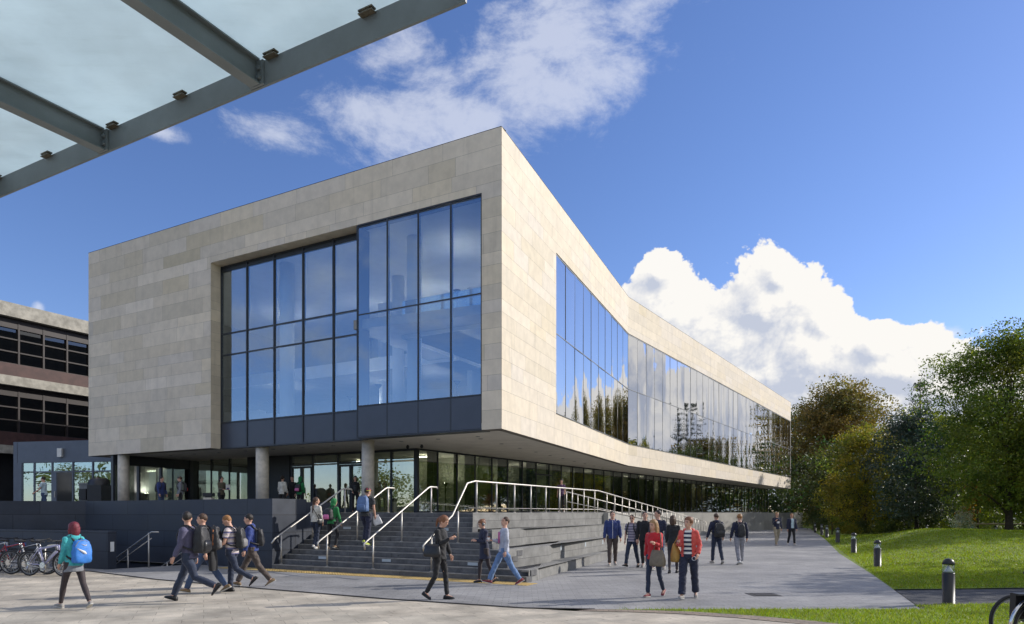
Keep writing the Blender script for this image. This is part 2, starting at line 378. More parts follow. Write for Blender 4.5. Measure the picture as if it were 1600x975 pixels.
# ------------------------------------------------------------------ ground, paving, lawn
def sheet(name, poly, z, m, holes=()):
    mb = MB(); loops = [[Vector((p[0], p[1], 0)) for p in poly]]+[[Vector((p[0], p[1], 0)) for p in h] for h in holes]
    flat = [p for l in loops for p in l]
    for tri in tessellate_polygon(loops):
        A, B, C = (flat[i] for i in tri)
        if (B.x-A.x)*(C.y-A.y)-(B.y-A.y)*(C.x-A.x) < 0: B, C = C, B
        mb.face([(p.x, p.y, z) for p in (A, B, C)])
    return tag(obj(name, mb, m), kind='structure')
PIT = [(-10.75, 22.95), (-12.35, 21.25), (-19.6, 24.6), (-19.2, 25.35), (-16.25, 26.02)]
sheet('ground', [(-400, -150), (400, -150), (400, 1200), (-400, 1200)], -.030, 'earth', [PIT])
EDGE0, EDGE1 = (7.46, 12.5), (23.5, 51.9)          # right-hand edge of the grey paving, running out along the lawn
SLOT = [(-40, 33.0), (-20.5, 24.6), (-12.5, 20.3), (-9.3, 17.85), (-5.54, 15.56), (-2.6, 13.85), (.23, 12.5), (1.5, 12.36)]
setts = SLOT+[(7.46, 12.36), (7.46, 12.5), (10.2, 19.35), (14.0, 29.2), (23.5, 51.9), (33, 74.5), (33, 110), (-40, 110)]
sheet('block_paving', setts, .004, 'grey_setts', [PIT])
arc = [(1.5, 12.36), (2.4, 12.22), (3.2, 12.02), (4.1, 11.55), (4.9, 10.95), (5.6, 10.2), (6.4, 9.0), (7.2, 7.2), (7.6, 4), (7.7, -20)]
pale = [(-40, 33.0), (-40, -20), (7.4, -20)]+[(x-.38, y-.22) for x, y in arc[::-1]][1:]+[(.23, 12.5), (-2.6, 13.85), (-5.54, 15.56), (-9.3, 17.85), (-12.5, 20.3), (-20.5, 24.6)]
sheet('slab_paving', pale, .0, 'pale_slabs')
sheet('brick_edging', arc+[(x-.38, y-.22) for x, y in arc[::-1]], .008, 'brick_edging')
mb = MB()
for a, b in zip(SLOT[1:], SLOT[2:]):
    d = (Vector(b)-Vector(a)).normalized()*.045; n = Vector((-d.y, d.x))
    mb.face([(a[0]-n.x, a[1]-n.y, .012), (b[0]-n.x, b[1]-n.y, .012), (b[0]+n.x, b[1]+n.y, .012), (a[0]+n.x, a[1]+n.y, .012)])
tag(obj('drain_channel', mb, 'slot'), kind='structure')
def lawn_h(x, y):
    # a low mound, flat along the paving edge
    e = (x-EDGE0[0])*math.cos(R(22))-(y-EDGE0[1])*math.sin(R(22))       # distance from the paving edge
    k = min(max(e/5., 0), 1); k = k*k*(3-2*k); k2 = min(max((y-17.)/7., 0), 1); k2 = k2*k2*(3-2*k2)
    g = math.exp(-((x-23.)/11.)**2-((y-35.)/11.)**2)
    return .01+k*k2*(.86*g+.04*mnoise.noise((x*.25, y*.25, 0))+.015*mnoise.noise((x*.9, y*.9, 3)))
def path_y(x): return (13.0+.12*(x-8.0), 15.45+.10*(x-8.0))
def lawn_poly(x, y): return (x-EDGE0[0])*math.cos(R(22))-(y-EDGE0[1])*math.sin(R(22))
mb = MB(); mb.smooth = True
ys = list(np.arange(15.4, 30, .5))+list(np.arange(30, 52, 1.))+list(np.arange(52, 120, 6)); es = [-.6, -.02, .06, .25, .6]+list(np.arange(1.2, 36, .8))+list(np.arange(36, 110, 6))
for y in ys:
    for e in es:
        x = EDGE0[0]+(e+(y-EDGE0[1])*math.sin(R(22)))/math.cos(R(22)); yy = max(y, path_y(x)[1])
        mb.v.append((x, yy, lawn_h(x, yy) if e > 0 else (-.004 if e > -.1 else -.02)))
n = len(es)
for j in range(len(ys)-1):
    for i in range(n-1): mb._f([j*n+i, j*n+i+1, (j+1)*n+i+1, (j+1)*n+i])
tag(obj('lawn', mb, 'turf'), kind='structure')
sheet('lawn_verge', [(1.5, 12.355), (2.4, 12.22), (3.2, 12.02), (4.1, 11.55), (4.9, 10.95), (5.6, 10.2), (6.4, 9.0), (7.2, 7.2), (7.6, 4), (7.7, -20), (60, -20), (60, 19.2), (8.0, 13.0), (7.48, 12.355)], .004, 'turf')
sheet('path', [(7.47, 12.42), (8.0, 13.0), (60, 19.2), (60, 21.4), (8.9, 16.0)], -.012, 'asphalt')
tac = frame((.313, 17.07), -UA+math.pi)           # along the foot of the stairs, leftwards; the second axis comes towards us
mb = MB(); mb.box(-.4, 10.6, .06, .66, .006, .011, tac)
for i in range(110):
    for j in range(6): 
        if i*.1 < 9.2: mb.box(-.38+i*.1, -.33+i*.1, .09+j*.1, .14+j*.1, .011, .016, tac)
tag(obj('tactile_paving', mb, 'yellow_tactile'), kind='structure')
# grass blades: one uncountable mass
def blades(n, region, h, w, seed, zf):
    r = np.random.default_rng(seed); P = region(r, n); k = len(P); z = np.array([zf(x, y) for x, y in P])
    a = r.uniform(0, math.pi, k); hh = h*r.uniform(.5, 1.25, k); ln = r.normal(0, .5, (k, 2))*hh[:, None]
    dx, dy = np.cos(a)*w*.5, np.sin(a)*w*.5
    v = np.empty((k, 3, 3)); v[:, 0] = np.c_[P[:, 0]-dx, P[:, 1]-dy, z]; v[:, 1] = np.c_[P[:, 0]+dx, P[:, 1]+dy, z]; v[:, 2] = np.c_[P[:, 0]+ln[:, 0], P[:, 1]+ln[:, 1], z+hh]
    g = r.uniform(.6, 1.4, k); yel = r.uniform(.85, 1.35, k)
    return v.reshape(-1, 3), np.repeat(np.c_[g*yel, g, g*.9], 3, 0)
def np_mesh(name, v, fs, tone, per):
    me = bpy.data.meshes.new(name); nv = len(v); nf = nv//per
    me.vertices.add(nv); me.vertices.foreach_set('co', np.asarray(v, np.float32).ravel())
    me.loops.add(nv); me.loops.foreach_set('vertex_index', np.arange(nv, dtype=np.int32))
    me.polygons.add(nf); me.polygons.foreach_set('loop_start', np.arange(0, nv, per, dtype=np.int32)); me.polygons.foreach_set('loop_total', np.full(nf, per, np.int32))
    at = me.color_attributes.new('tone', 'FLOAT_COLOR', 'POINT'); at.data.foreach_set('color', np.c_[tone, np.ones(nv)].astype(np.float32).ravel())
    me.update(calc_edges=True); me.validate(); return me
leafmat('grass_blade', (.195, .28, .02), .55, .42)
def reg_lawn(y0, y1, wid):
    def f(r, n):
        y = r.uniform(y0, y1, n); e = r.uniform(.0, wid, n)
        x = EDGE0[0]+(e+(y-EDGE0[1])*math.sin(R(22)))/math.cos(R(22)); ok = (y > 15.5+.10*(x-8)) & (x < y*.80+1.5)
        return np.c_[x, y][ok]
    return f
def reg_verge(r, n):
    x = r.uniform(1.6, 12.5, n); y = r.uniform(9.5, 13.6, n)
    ax, ay = np.array([a[0] for a in arc[:-2]]), np.array([a[1] for a in arc[:-2]])
    lo = np.interp(x, ax, ay); hi = np.where(x < 7.5, 12.33, 12.9+.12*(x-8.0))
    ok = (y > lo+.02) & (y < hi); return np.c_[x, y][ok]
parts = [blades(46000, reg_verge, .055, .012, 1, lambda x, y: .004), blades(60000, reg_lawn(15.4, 22, 13), .055, .016, 2, lawn_h), blades(60000, reg_lawn(22, 34, 18), .06, .026, 3, lawn_h), blades(34000, reg_lawn(34, 52, 26), .07, .04, 4, lawn_h)]
me = np_mesh('grass', np.concatenate([p[0] for p in parts]), None, np.concatenate([p[1] for p in parts]), 3)
tag(link('grass', me, 'grass_blade'), kind='stuff')
# ------------------------------------------------------------------ terrace, stairs, seating, ramp
TZ = 1.75
st = frame((.313, 17.07), -UA)                     # stairs: along to the right (negative leftwards), second axis up the flight
TR, RI = .27, TZ/12
SL = -8.83
tier = [((.42, 17.2), (3.55, 25.4)), ((-.117, 17.92), (4.4, 28.3)), ((-.56, 19.07), (5.2, 31.3)), ((-1.17, 20.35), (4.05, 29.5))]
RP0, RP1 = Vector((3.9, 29.3)), Vector((16.2, 56.6))       # the ramp's outer foot line
rd = (RP1-RP0).normalized(); rn = Vector((-rd.y, rd.x)); RW = 1.9
top_l = st(SL, 11*TR+.01, 0)[:2]; top_r = st(-3.1, 11*TR+.01, 0)[:2]
W1 = st(SL, 0, 0)[:2]; W2 = (-16.3, 26.1); W3 = (-19.3, 25.45); W4 = (-45, 27.5)
ri0 = RP0+rn*RW; ri1 = RP1+rn*RW
terr = [W4, (W3[0]+.02, W3[1]+.32), (W2[0]+.2, W2[1]+.3), (W1[0]-.15, W1[1]+.35), (W1[0]-.12, W1[1]+.1), top_l, top_r, tuple(RP0+rn*.25), tuple(ri0), tuple(ri1), (27.2, 70.0), (36, 84.5), (36, 100), (-45, 100)]
mb = MB(); mb.prism(terr, -.02, TZ, bottom=False); mbt = mb
m2 = MB(); m3 = MB()
for i, f in enumerate(mb.f):
    dst = m2 if all(abs(mb.v[k][2]-TZ) < 1e-6 for k in f) else m3
    dst.face([mb.v[k] for k in f], mb.uv.get(i))
tag(obj('terrace', m2, 'terrace_stone'), kind='structure')
t_ = thing('terrace_wall', 'pale polished stone wall holding up the terrace beyond the ramp', 'wall', (14.6, 57, 0), world=True)
obj('wall_face', m3, 'plinth_stone', t_)
# stairs
t_ = thing('staircase', 'broad dark stone steps climbing from the plaza to the library entrance', 'staircase', st(-4.4, 0, 0), world=True)
mb = MB()
for i in range(12):
    x1 = .06 if i < 2 else -.77 if i < 5 else -1.70 if i < 8 else -2.85; y0, y1 = i*TR, (i+1)*TR if i < 11 else 11*TR+.012
    mb.box(SL+.004, x1, y0-.012, (i+1)*TR+.03 if i < 11 else 11*TR+.011, i*RI-(0 if i else .01), (i+1)*RI-(.002 if i == 11 else 0), st)
obj('steps', mb, 'step_stone', t_)
for i in range(12):
    x1 = .06 if i < 2 else -.77 if i < 5 else -1.70 if i < 8 else -2.85; mb = MB(); mb.box(SL+.006, x1-.004, i*TR-.018, i*TR+.035, (i+1)*RI-.026, (i+1)*RI+.003, st); obj('nosing', mb, 'step_nosing', t_)
for (px, row) in ((277, 2), (404, 8), (607, 2), (1053, 2), (905, 8)):
    px = 420+px*.30257; k = (px-CX)/F; y0 = row*TR-.016
    o = Vector(st(0, y0, 0)[:2]); m = (k*o.y-o.x)/(U.x-k*U.y)
    mb = MB(); mb.box(m-.16, m+.16, y0-.003, y0+.01, row*RI+.035, row*RI+.115, st); obj('step_light', mb, 'step_lens', t_)
# seating tiers
t_ = thing('seating_steps', 'long pale stone seating tiers stepping down beside the stairs', 'seating', (1.0, 20, 0), world=True)
TH = [.292, .778, 1.264, TZ-.003]
for k, (a, b) in enumerate(tier):
    a, b = Vector(a), Vector(b); d = (b-a).normalized(); nn = Vector((-d.y, d.x)); wdt = (2.3, 2.0, 1.7, .55)[k]
    c_, e_ = b+nn*wdt, a+V*(3.2, 2.6, 1.7, .80)[k]
    if k == 0: e_ = a+V*.54
    mb = MB(); mb.prism([tuple(a), tuple(b), tuple(c_), tuple(e_)], (0, .29, .777, 1.263)[k]-.01, TH[k]); obj('tier', mb, 'seat_stone', t_)
    mb = MB(); q = [a-nn*.006-d*.006, b-nn*.006, b+nn*.2, a+nn*.2]; mb.prism([tuple(p) for p in q], TH[k]-.045, TH[k]+.006); obj('edge_strip', mb, 'seat_stone', t_)
    if k == 1:
        for s_ in (1.6, 4.2, 6.8, 9.0):
            p = a+d*s_-nn*.006; mb = MB(); fr = frame((p.x, p.y), math.atan2(d.y, d.x)); mb.box(-.06, .06, 0, .02, .55, .70, fr); obj('step_light', mb, 'step_lens', t_)
# ramp between two rails
mb = MB(); L = (RP1-RP0).length
a, b = RP0, RP1
mb.face([(a.x, a.y, TZ), (b.x, b.y, .02), (ri1.x, ri1.y, .02), (ri0.x, ri0.y, TZ)])
tag(obj('ramp', mb, 'terrace_stone'), kind='structure')
t_ = thing('ramp_wall', 'pale stone wall sloping down along the ramp to the plaza', 'wall', (RP0.x, RP0.y, 0), world=True)
mb = MB(); o1 = -rn*.24
def wq(p, q, z0, z1, z2, z3, u0, u1): mb.face([(p.x, p.y, z0), (q.x, q.y, z1), (q.x, q.y, z2), (p.x, p.y, z3)], [(u0, z0), (u1, z1), (u1, z2), (u0, z3)])
wq(a+o1, b+o1, -.01, -.01, .10, TZ+.0, 0, L); mb.face([(a.x+o1.x, a.y+o1.y, TZ), (b.x+o1.x, b.y+o1.y, .10), (b.x, b.y, .10), (a.x, a.y, TZ)], [(0, 0), (L, 0), (L, .24), (0, .24)])
wq(b, a, -.01, -.01, TZ, .10, 0, L); mb.face([(b.x+o1.x, b.y+o1.y, -.01), (b.x, b.y, -.01), (b.x, b.y, .10), (b.x+o1.x, b.y+o1.y, .10)], [(0, 0), (.24, 0), (.24, .11), (0, .11)])
mb.face([(a.x, a.y, -.01), (a.x+o1.x, a.y+o1.y, -.01), (a.x+o1.x, a.y+o1.y, TZ), (a.x, a.y, TZ)], [(0, 0), (.24, 0), (.24, 1.7), (0, 1.7)])
obj('wall_face', mb, 'plinth_stone', t_)
# handrails
def rail(name, label, pts, posts, r=.026, pr=.024, group=None, extra=()):
    t_ = thing(name, label, 'handrail', (pts[0][0], pts[0][1], 0), world=True, group=group)
    mb = MB(); mb.smooth = True; mb.tube(pts, r, 8); obj('rail', mb, 'steel', t_)
    for e in extra: mb = MB(); mb.smooth = True; mb.tube(e, .014, 6); obj('lower_rail', mb, 'steel', t_)
    for (x, y, z0, z1) in posts:
        mb = MB(); mb.smooth = True; mb.tube([(x, y, z0), (x, y, z1)], pr, 8); p = obj('post', mb, 'steel', t_)
        mb = MB(); mb.lathe([(.05, 0), (.05, .012), (.026, .014)], 10, (x, y, z0)); obj('base_plate', mb, 'steel', p)
    return t_
RH = .93
def stair_rail(m, label, top=True):
    q = lambda t, z: st(-m, t, z)
    def hz(t): return t/TR*RI+RI*.6
    pts = [q(-.18, hz(-.1)+RH-.26), q(-.22, hz(-.1)+RH-.10), q(-.1, hz(-.1)+RH-.02)]
    if m > 8: pts = [q(-.22, hz(-.1)+RH-.16)]+pts[2:]
    pts += [q(2.9, hz(2.9)+RH-.03), q(3.0, hz(2.9)+RH), q(3.36, hz(2.9)+RH), q(3.40, hz(2.9)+RH-.05)] if top else [q(1.2, hz(1.2)+RH), q(2.0, TZ+RH-.06)]
    def post(t):
        i = int(t/TR); z0 = min(i+1, 12)*RI; x, y, _ = q(t, 0); return (x, y, z0, min(hz(t)+RH-.03, hz(2.9)+RH))
    return pts, [post(.17), post(1.5), post(3.05)]
for m, lab in ((8.62, 'steel stair handrail against the dark parapet wall'), (6.72, 'steel stair handrail between the pair climbing left and the man in a red cap'), (4.97, 'steel stair handrail in the open middle of the steps, right of the red cap')):
    p, q = stair_rail(m, lab); rail('handrail', lab, p, q, group='steel handrails on the stairs')
p, q = stair_rail(2.94, '', False)
tl = [Vector((-1.10, 20.62)), Vector((3.75, 29.7))]; rend = RP1+rn*.12
zt = p[-1][2]
pts = p+[(tl[0].x-.02, tl[0].y-.03, TZ+RH+.02), (tl[1].x, tl[1].y, TZ+RH+.02), (rend.x, rend.y, RH+.08)]
posts = q[:2]
d = tl[1]-tl[0]; Lr = d.length
for i in range(9): w = tl[0]+d*(i+.05)/8.4; posts.append((w.x, w.y, TZ, TZ+RH))
e0 = tl[1]; d2 = rend-e0
for i in range(1, 24): w = e0+d2*i/23; k = i/23; posts.append((w.x, w.y, (TZ+.02)*(1-k)+.03, (TZ+RH)*(1-k)+(RH+.05)*k))
low = [[(tl[0].x-.2, tl[0].y-.05, TZ+.14), (tl[1].x, tl[1].y, TZ+.14), (rend.x, rend.y, .25)]]
rail('handrail', 'long steel handrail up the right of the steps, along the terrace and ramp', pts, posts, extra=low)
i0, i1 = ri0-rn*.1+rd*.4, ri1-rn*.1
pts = [(i0.x, i0.y, TZ+RH), (i1.x, i1.y, RH+.05)]; posts = []
for i in range(20):
    w = i0+(i1-i0)*i/19; k = i/19; posts.append((w.x, w.y, (TZ)*(1-k)+.02, (TZ+RH)*(1-k)+(RH+.04)*k))
rail('handrail', 'inner steel handrail of the ramp, nearer the ground floor windows', pts, posts, extra=[[(i0.x, i0.y, TZ+.5), (i1.x, i1.y, .6)]])
# dark parapet wall, with a stub running up beside the stairs
PZ = 2.19
def wallseg(mb, a, b, z0, z1, th, inward):
    a, b = Vector(a), Vector(b); d = (b-a).normalized(); nn = Vector((-d.y, d.x))*(th if inward else -th)
    q = [a, b, b+nn, a+nn]
    if not inward: q = q[::-1]
    mb.prism([tuple(p) for p in q], z0, z1)
t_ = thing('parapet_wall', 'dark blue grey stone parapet wall in front of the terrace, left of the stairs', 'wall', (W2[0], W2[1], 0), world=True)
mb = MB()
poly = [W4, W3, W2, W1, top_l]
top_in = st(SL-.30, 11*TR, 0)[:2]; W1i = (W1[0]-.22, W1[1]+.40)
outl = [(W4[0], W4[1]-.0), (W3[0], W3[1]), W2, W1, st(SL, 1.44, 0)[:2], st(SL-.30, 1.44, 0)[:2], W1i, (W2[0]+.18, W2[1]+.36), (W3[0], W3[1]+.36), (W4[0], W4[1]+.36)]
mb.prism(outl, -1.2, PZ); mb.prism([st(SL, 1.441, 0)[:2], st(SL, 11*TR, 0)[:2], st(SL-.3, 11*TR, 0)[:2], st(SL-.3, 1.441, 0)[:2]], -.02, 2.10)
obj('wall_face', mb, 'slate_wall', t_)
# sunken steps behind the cycle wall
mb = MB(); c = [(p[0], p[1]) for p in PIT]
mb.prism(c, -1.21, -1.2)
for a, b in zip(c[:3], c[1:4]): mb.face([(b[0], b[1], -1.2), (a[0], a[1], -1.2), (a[0], a[1], .003), (b[0], b[1], .003)][::-1], [(0, 0), (3, 0), (3, 1.2), (0, 1.2)])
pd = Vector((-16.25+10.75, 26.02-22.95)).normalized(); pf = frame((-10.75, 22.95), math.atan2(pd.y, pd.x))
for i in range(7): mb.box(.0+i*.34, 7, .02, 2.2, -1.19, -.165*(i+1), pf) if False else None
for i in range(7): mb.box(.35*i, .35*i+.34, .02, 2.3, -1.19, -.16*(i+1), pf)
tag(obj('sunken_steps', mb, 'step_stone'), 'sunken dark steps going down beside the parapet wall', 'steps')
t_ = thing('cycle_wall', 'low dark stone wall behind the row of parked bicycles', 'wall', (-12.5, 21.05, 0), world=True)
mb = MB(); wallseg(mb, (-22, 25.3), (-12.4, 20.95), -1.2, 1.18, .28, True); obj('wall_face', mb, 'slate_wall', t_)
mb = MB(); mb.box(0, .01, .08, .2, .55, .85, frame((-12.4, 20.95), math.atan2(-4.35, 9.6))); obj('switch_plate', mb, 'white_paint', t_)
def pitrail(label, off, z, s0):
    q = lambda a, h: pf(a, off, h)
    pts = [q(-.45, z), q(-.1, z), q(2.1, z-1.02), q(2.9, z-1.04)]
    rail('handrail', label, pts, [(*q(.05, 0)[:2], -.02 if s0 else -.16, z-.03), (*q(1.15, 0)[:2], -.65, z-.56)], r=.022, extra=[[q(-.1, z-.2), q(2.1, z-1.22), q(2.9, z-1.24)]])
pitrail('steel handrail at the open side of the sunken steps, beside the cycle wall', 1.5, 1.14, True)
pitrail('steel handrail fixed low along the dark parapet wall over the sunken steps', .12, .62, True)
# ------------------------------------------------------------------ the library
C0 = (-.377, 24.4); aA, aB = R(90-22.09), R(90-33.27); LA, LB, LF = 20.82, 50.07, 25.15
ZB, ZT = 4.75, 15.55
fA = frame(C0, aA); C2 = fA(LA, 0, 0)[:2]; fB = frame(C2, aB); C3 = fB(LB, 0, 0)[:2]
def fF(m, t, z): return (C0[0]-U.x*m+V.x*t, C0[1]-U.y*m+V.y*t, z)     # leftwards along the front, inward, up
C1 = fF(LF, 0, 0)[:2]; E_ = (19.9, 95.4); D_ = (C1[0]+V.x*25, C1[1]+V.y*25)
lib = thing('library_building', 'large pale limestone library with an overhanging upper storey and mirrored ribbon window', 'building', (C0[0], C0[1], 0), world=True)
def ashlar(mb, fr, s0, s1, holes, seed, flip=False, t=-.006):
    """random limestone courses over the wall s0..s1, leaving the openings out"""
    r = random.Random(seed); rc = random.Random(99); z = ZB; rows = []
    while z < ZT-.01:
        h = rc.choice((.46, .56, .56, .70)); h = min(h, ZT-z); h = h+(ZT-z-h if ZT-z-h < .3 else 0); rows.append((z, z+h)); z += h
    for (z0, z1) in rows:
        zs = sorted({z0, z1, *[q for hh in holes for q in hh[2:] if z0 < q < z1]})
        s = s0-r.uniform(0, 1.2); warm_row = r.uniform(-.05, .05)
        while s < s1:
            L = r.uniform(1.2, 3.1); a, b = max(s, s0), min(s+L, s1); s += L
            if b-a < .02: continue
            v = r.gauss(0, .05 if flip else .028)+warm_row*(1 if flip else .35); 
            if r.random() < .13: v -= r.uniform(.06, .15)*(1 if flip else .3)
            w = r.gauss(0, .03); tone = (1+v+w*.3, 1+v, 1+v-w-.25*abs(min(v, 0)))
            for q0, q1 in zip(zs, zs[1:]):
                segs = [(a, b)]
                for (h0, h1, g0, g1) in holes:
                    if q0 >= g0-1e-6 and q1 <= g1+1e-6:
                        ns = []
                        for (x, y) in segs:
                            if y <= h0 or x >= h1: ns.append((x, y)); continue
                            if x < h0: ns.append((x, h0))
                            if y > h1: ns.append((h1, y))
                        segs = ns
                g = .0035
                for (x, y) in segs:
                    if y-x < .03: continue
                    gz0 = g if q0 == z0 else 0; gz1 = g if q1 == z1 else 0
                    P_ = [fr(x+g, t, q0+gz0), fr(y-g, t, q0+gz0), fr(y-g, t, q1-gz1), fr(x+g, t, q1-gz1)]
                    uv = [(x, q0), (y, q0), (y, q1), (x, q1)]
                    mb.face(P_[::-1] if flip else P_, uv[::-1] if flip else uv, tone)
OP = (.82, 15.46, 4.0, 13.36)
mb = MB(); ashlar(mb, fF, 0, LF, [OP], 11, True); obj('stone_cladding', mb, 'limestone', lib)
mb = MB(); ashlar(mb, fA, 0.0, LA, [(6.18, 99, 6.13, 13.22)], 12); ashlar(mb, fB, 0, LB, [(-9, LB+1, 6.13, 13.22)], 13); obj('stone_cladding', mb, 'limestone', lib)
# backing walls and stone reveals
mb = MB()
def bx(fr, a, b, t0, t1, z0, z1): mb.box(a, b, t0, t1, z0, z1, fr)
bx(fF, 15.46, LF, 0, .58, ZB, ZT); bx(fF, .3, 15.46, .0, .58, 13.36, ZT); bx(fF, .25, .82, 0, .5, ZB, 13.36)
bx(fA, .07, 6.18, 0, .3, ZB, 13.22); bx(fA, .07, LA, 0, .3, 13.22, ZT); bx(fA, 6.18, LA, 0, .3, ZB, 6.13)
bx(fB, -.1, LB, 0, .3, 13.22, ZT); bx(fB, -.1, LB, 0, .3, ZB, 6.13)
obj('wall_core', mb, 'limestone_joint', lib)
mb = MB()
jr = random.Random(5); z = ZB
while z < 13.36:
    h = min(jr.choice((.40, .54, .68)), 13.36-z); v = 1+jr.gauss(0, .07); tn = (v, v, v*.97)
    mb.face([fF(15.455, -.006, z+.003), fF(15.455, .58, z+.003), fF(15.455, .58, z+h-.003), fF(15.455, -.006, z+h-.003)][::-1], None, tn); z += h
for k in range(6):
    a, b = 6.65+k*1.47, min(6.65+(k+1)*1.47, 15.455); v = 1+jr.gauss(0, .05)
    mb.face([fF(a, -.006, 13.355), fF(b, -.006, 13.355), fF(b, .58, 13.355), fF(a, .58, 13.355)], None, (v, v, v))
obj('stone_reveal', mb, 'limestone', lib)
# soffit, roof, left and back walls
poly = [C0, C2, C3, E_, D_, C1]
poly_s = poly+[fF(15.46, 0, 0)[:2], fF(15.46, .68, 0)[:2], fF(6.69, .68, 0)[:2], fF(6.69, .13, 0)[:2], fF(.83, .13, 0)[:2], fF(.83, 0, 0)[:2]]
poly_i = [fA(1.0, .40, 0)[:2], fA(LA-.05, .40, 0)[:2], fB(LB-.5, .40, 0)[:2], (E_[0]-.3, E_[1]-.5), (D_[0]+.3, D_[1]-.5), fF(LF-.6, .80, 0)[:2], fF(.75, .80, 0)[:2]]
mb = MB(); mb.prism(poly_s, ZB+.03, ZB+.25); obj('soffit', mb, 'soffit', lib)
mb = MB()
for i in range(11):
    p = fA(3+i*2.2, 2.2, 0); q = fF(2.2+i*1.9, 2.0, 0)
    for (x, y, _) in (p, q): mb = MB(); mb.lathe([(.09, -.012), (.09, .04)], 12, (x, y, ZB+.03)); obj('downlight', mb, 'grey_plastic', lib)
mb = MB(); mb.prism(poly, ZT-.5, ZT-.35); obj('roof', mb, 'dark_inside', lib)
mb = MB(); cp = .03
for fr, L, sgn in ((fF, LF, 1), (fA, LA, 1), (fB, LB, 1)): mb.box(0 if fr is fF else .05, L+.01, -.008, .34, ZT, ZT+.018, fr)
obj('coping', mb, 'limestone', lib)
mb = MB()
for a, b in ((C3, E_), (E_, D_), (D_, C1)): wallseg(mb, a, b, ZB, ZT, .3, True)
obj('wall_core', mb, 'limestone_joint', lib)
# big front window: left part set back, right part flush
win = MB(); fr_ = MB(); sp = MB(); g = .57
ml = [15.40]+[15.46-1.52-1.71*k for k in range(5)]+[6.66]
ml = [15.45, 13.83, 12.1, 10.38, 8.67, 6.93]; ml = [15.45-(15.45-6.70)*k/5 for k in range(6)]
mr = [6.65, 5.15, 3.66, 2.17, .83]
def pane(mb, fr, a, b, t, z0, z1, amp=0., seed=0, nx=6, nz=6, flip=False):
    r = random.Random(seed); ax, az_ = r.uniform(-1, 1)*amp, r.uniform(-.5, 1)*amp; tx, tz = r.gauss(0, 1)*amp*.8, r.gauss(0, 1)*amp*.5
    base = len(mb.v); mb.smooth = True
    for j in range(nz+1):
        for i in range(nx+1):
            u, w = i/nx, j/nz
            d = ax*(4*u*(1-u))+az_*(4*u*(1-u))*(4*w*(1-w))+tx*(u-.5)+tz*(w-.5)
            mb.v.append(fr(a+(b-a)*u, t+d, z0+(z1-z0)*w))
    for j in range(nz):
        for i in range(nx):
            q = [base+j*(nx+1)+i, base+j*(nx+1)+i+1, base+(j+1)*(nx+1)+i+1, base+(j+1)*(nx+1)+i]; mb._f(q[::-1] if flip else q)
zl = [5.98, 9.14, 10.14, 13.10]; zr = [6.04, 9.72, 13.24]
k = 0
for a, b in zip(ml, ml[1:]):
    for z0, z1 in zip(zl, zl[1:]): k += 1; pane(win, fF, b+.03, a-.03, g, z0+.03, z1-.03, .0012, k, 4, 4, True)
for a, b in zip(mr, mr[1:]):
    for z0, z1 in zip(zr, zr[1:]): k += 1; pane(win, fF, b+.025, a-.025, .02, z0+.025, z1-.025, .0012, k, 4, 4, True)
for m in ml[:-1]: fr_.box(m-.035, m+.035 if m < 15.4 else m, g-.05, g+.12, 4.79, 13.34, fF)
for m in mr: fr_.box(m-.03 if m > 1 else m, m+.03, .0, .14, 4.79, 13.34, fF)
for z in zl+[13.30]: fr_.box(6.68, 15.45, g-.04, g+.10, z-.03, z+.03, fF)
for z in zr+[13.33]: fr_.box(.83, 6.65, .006, .12, z-.025, z+.025, fF)
fr_.box(6.64, 6.70, .0, .72, 4.79, 13.33, fF)
fr_.box(.81, 6.7, -.004, .58, 4.74, 4.80, fF); fr_.box(6.7, 15.46, .5, .7, 4.74, 4.80, fF); fr_.box(6.7, 15.455, .585, .65, 13.1, 13.34, fF)
for a, b in zip(ml, ml[1:]): sp.box(b+.012, a-.012, g-.012, g+.06, 4.81, 5.94, fF)
for a, b in zip(mr, mr[1:]): sp.box(b+.012, a-.012, .004, .08, 4.81, 6.0, fF)
w_ = obj('window', fr_, 'dark_metal', lib); obj('glass', win, 'front_glass', w_); obj('spandrel', sp, 'spandrel', w_)
for o in w_.children: o.matrix_parent_inverse = Matrix.Identity(4)
# ribbon window running round the bend
win = MB(); fr_ = MB()
nA, nB = 10, 33
for (fr, s0, s1, n, sd_) in ((fA, 6.2, LA, nA, 100), (fB, 0, LB, nB, 300)):
    for i in range(n):
        a, b = s0+(s1-s0)*i/n, s0+(s1-s0)*(i+1)/n
        for j, (z0, z1) in enumerate(((6.16, 9.66), (9.68, 13.14))): pane(win, fr, a+.007, b-.007, .03, z0, z1, .010, sd_+i*2+j, 10, 10)
        fr_.box(a-.007 if i else a, a+.007, .020, .16, 6.13, 13.2, fr)
    fr_.box(s0-.01, s1+.03, .012, .2, 9.65, 9.69, fr); fr_.box(s0-.02, s1+.05, .02, .25, 13.14, 13.22, fr); fr_.box(s0-.02, s1+.05, .02, .25, 6.13, 6.16, fr); fr_.box(s0-.02, s1+.06, -.04, .02, 6.115, 6.145, fr)
fr_.box(LB-.05, LB+.02, .0, .25, 6.13, 13.22, fB)
w_ = obj('ribbon_window', fr_, 'grey_plastic', lib); o = obj('glass', win, 'ribbon_glass', w_); o.matrix_parent_inverse = Matrix.Identity(4)
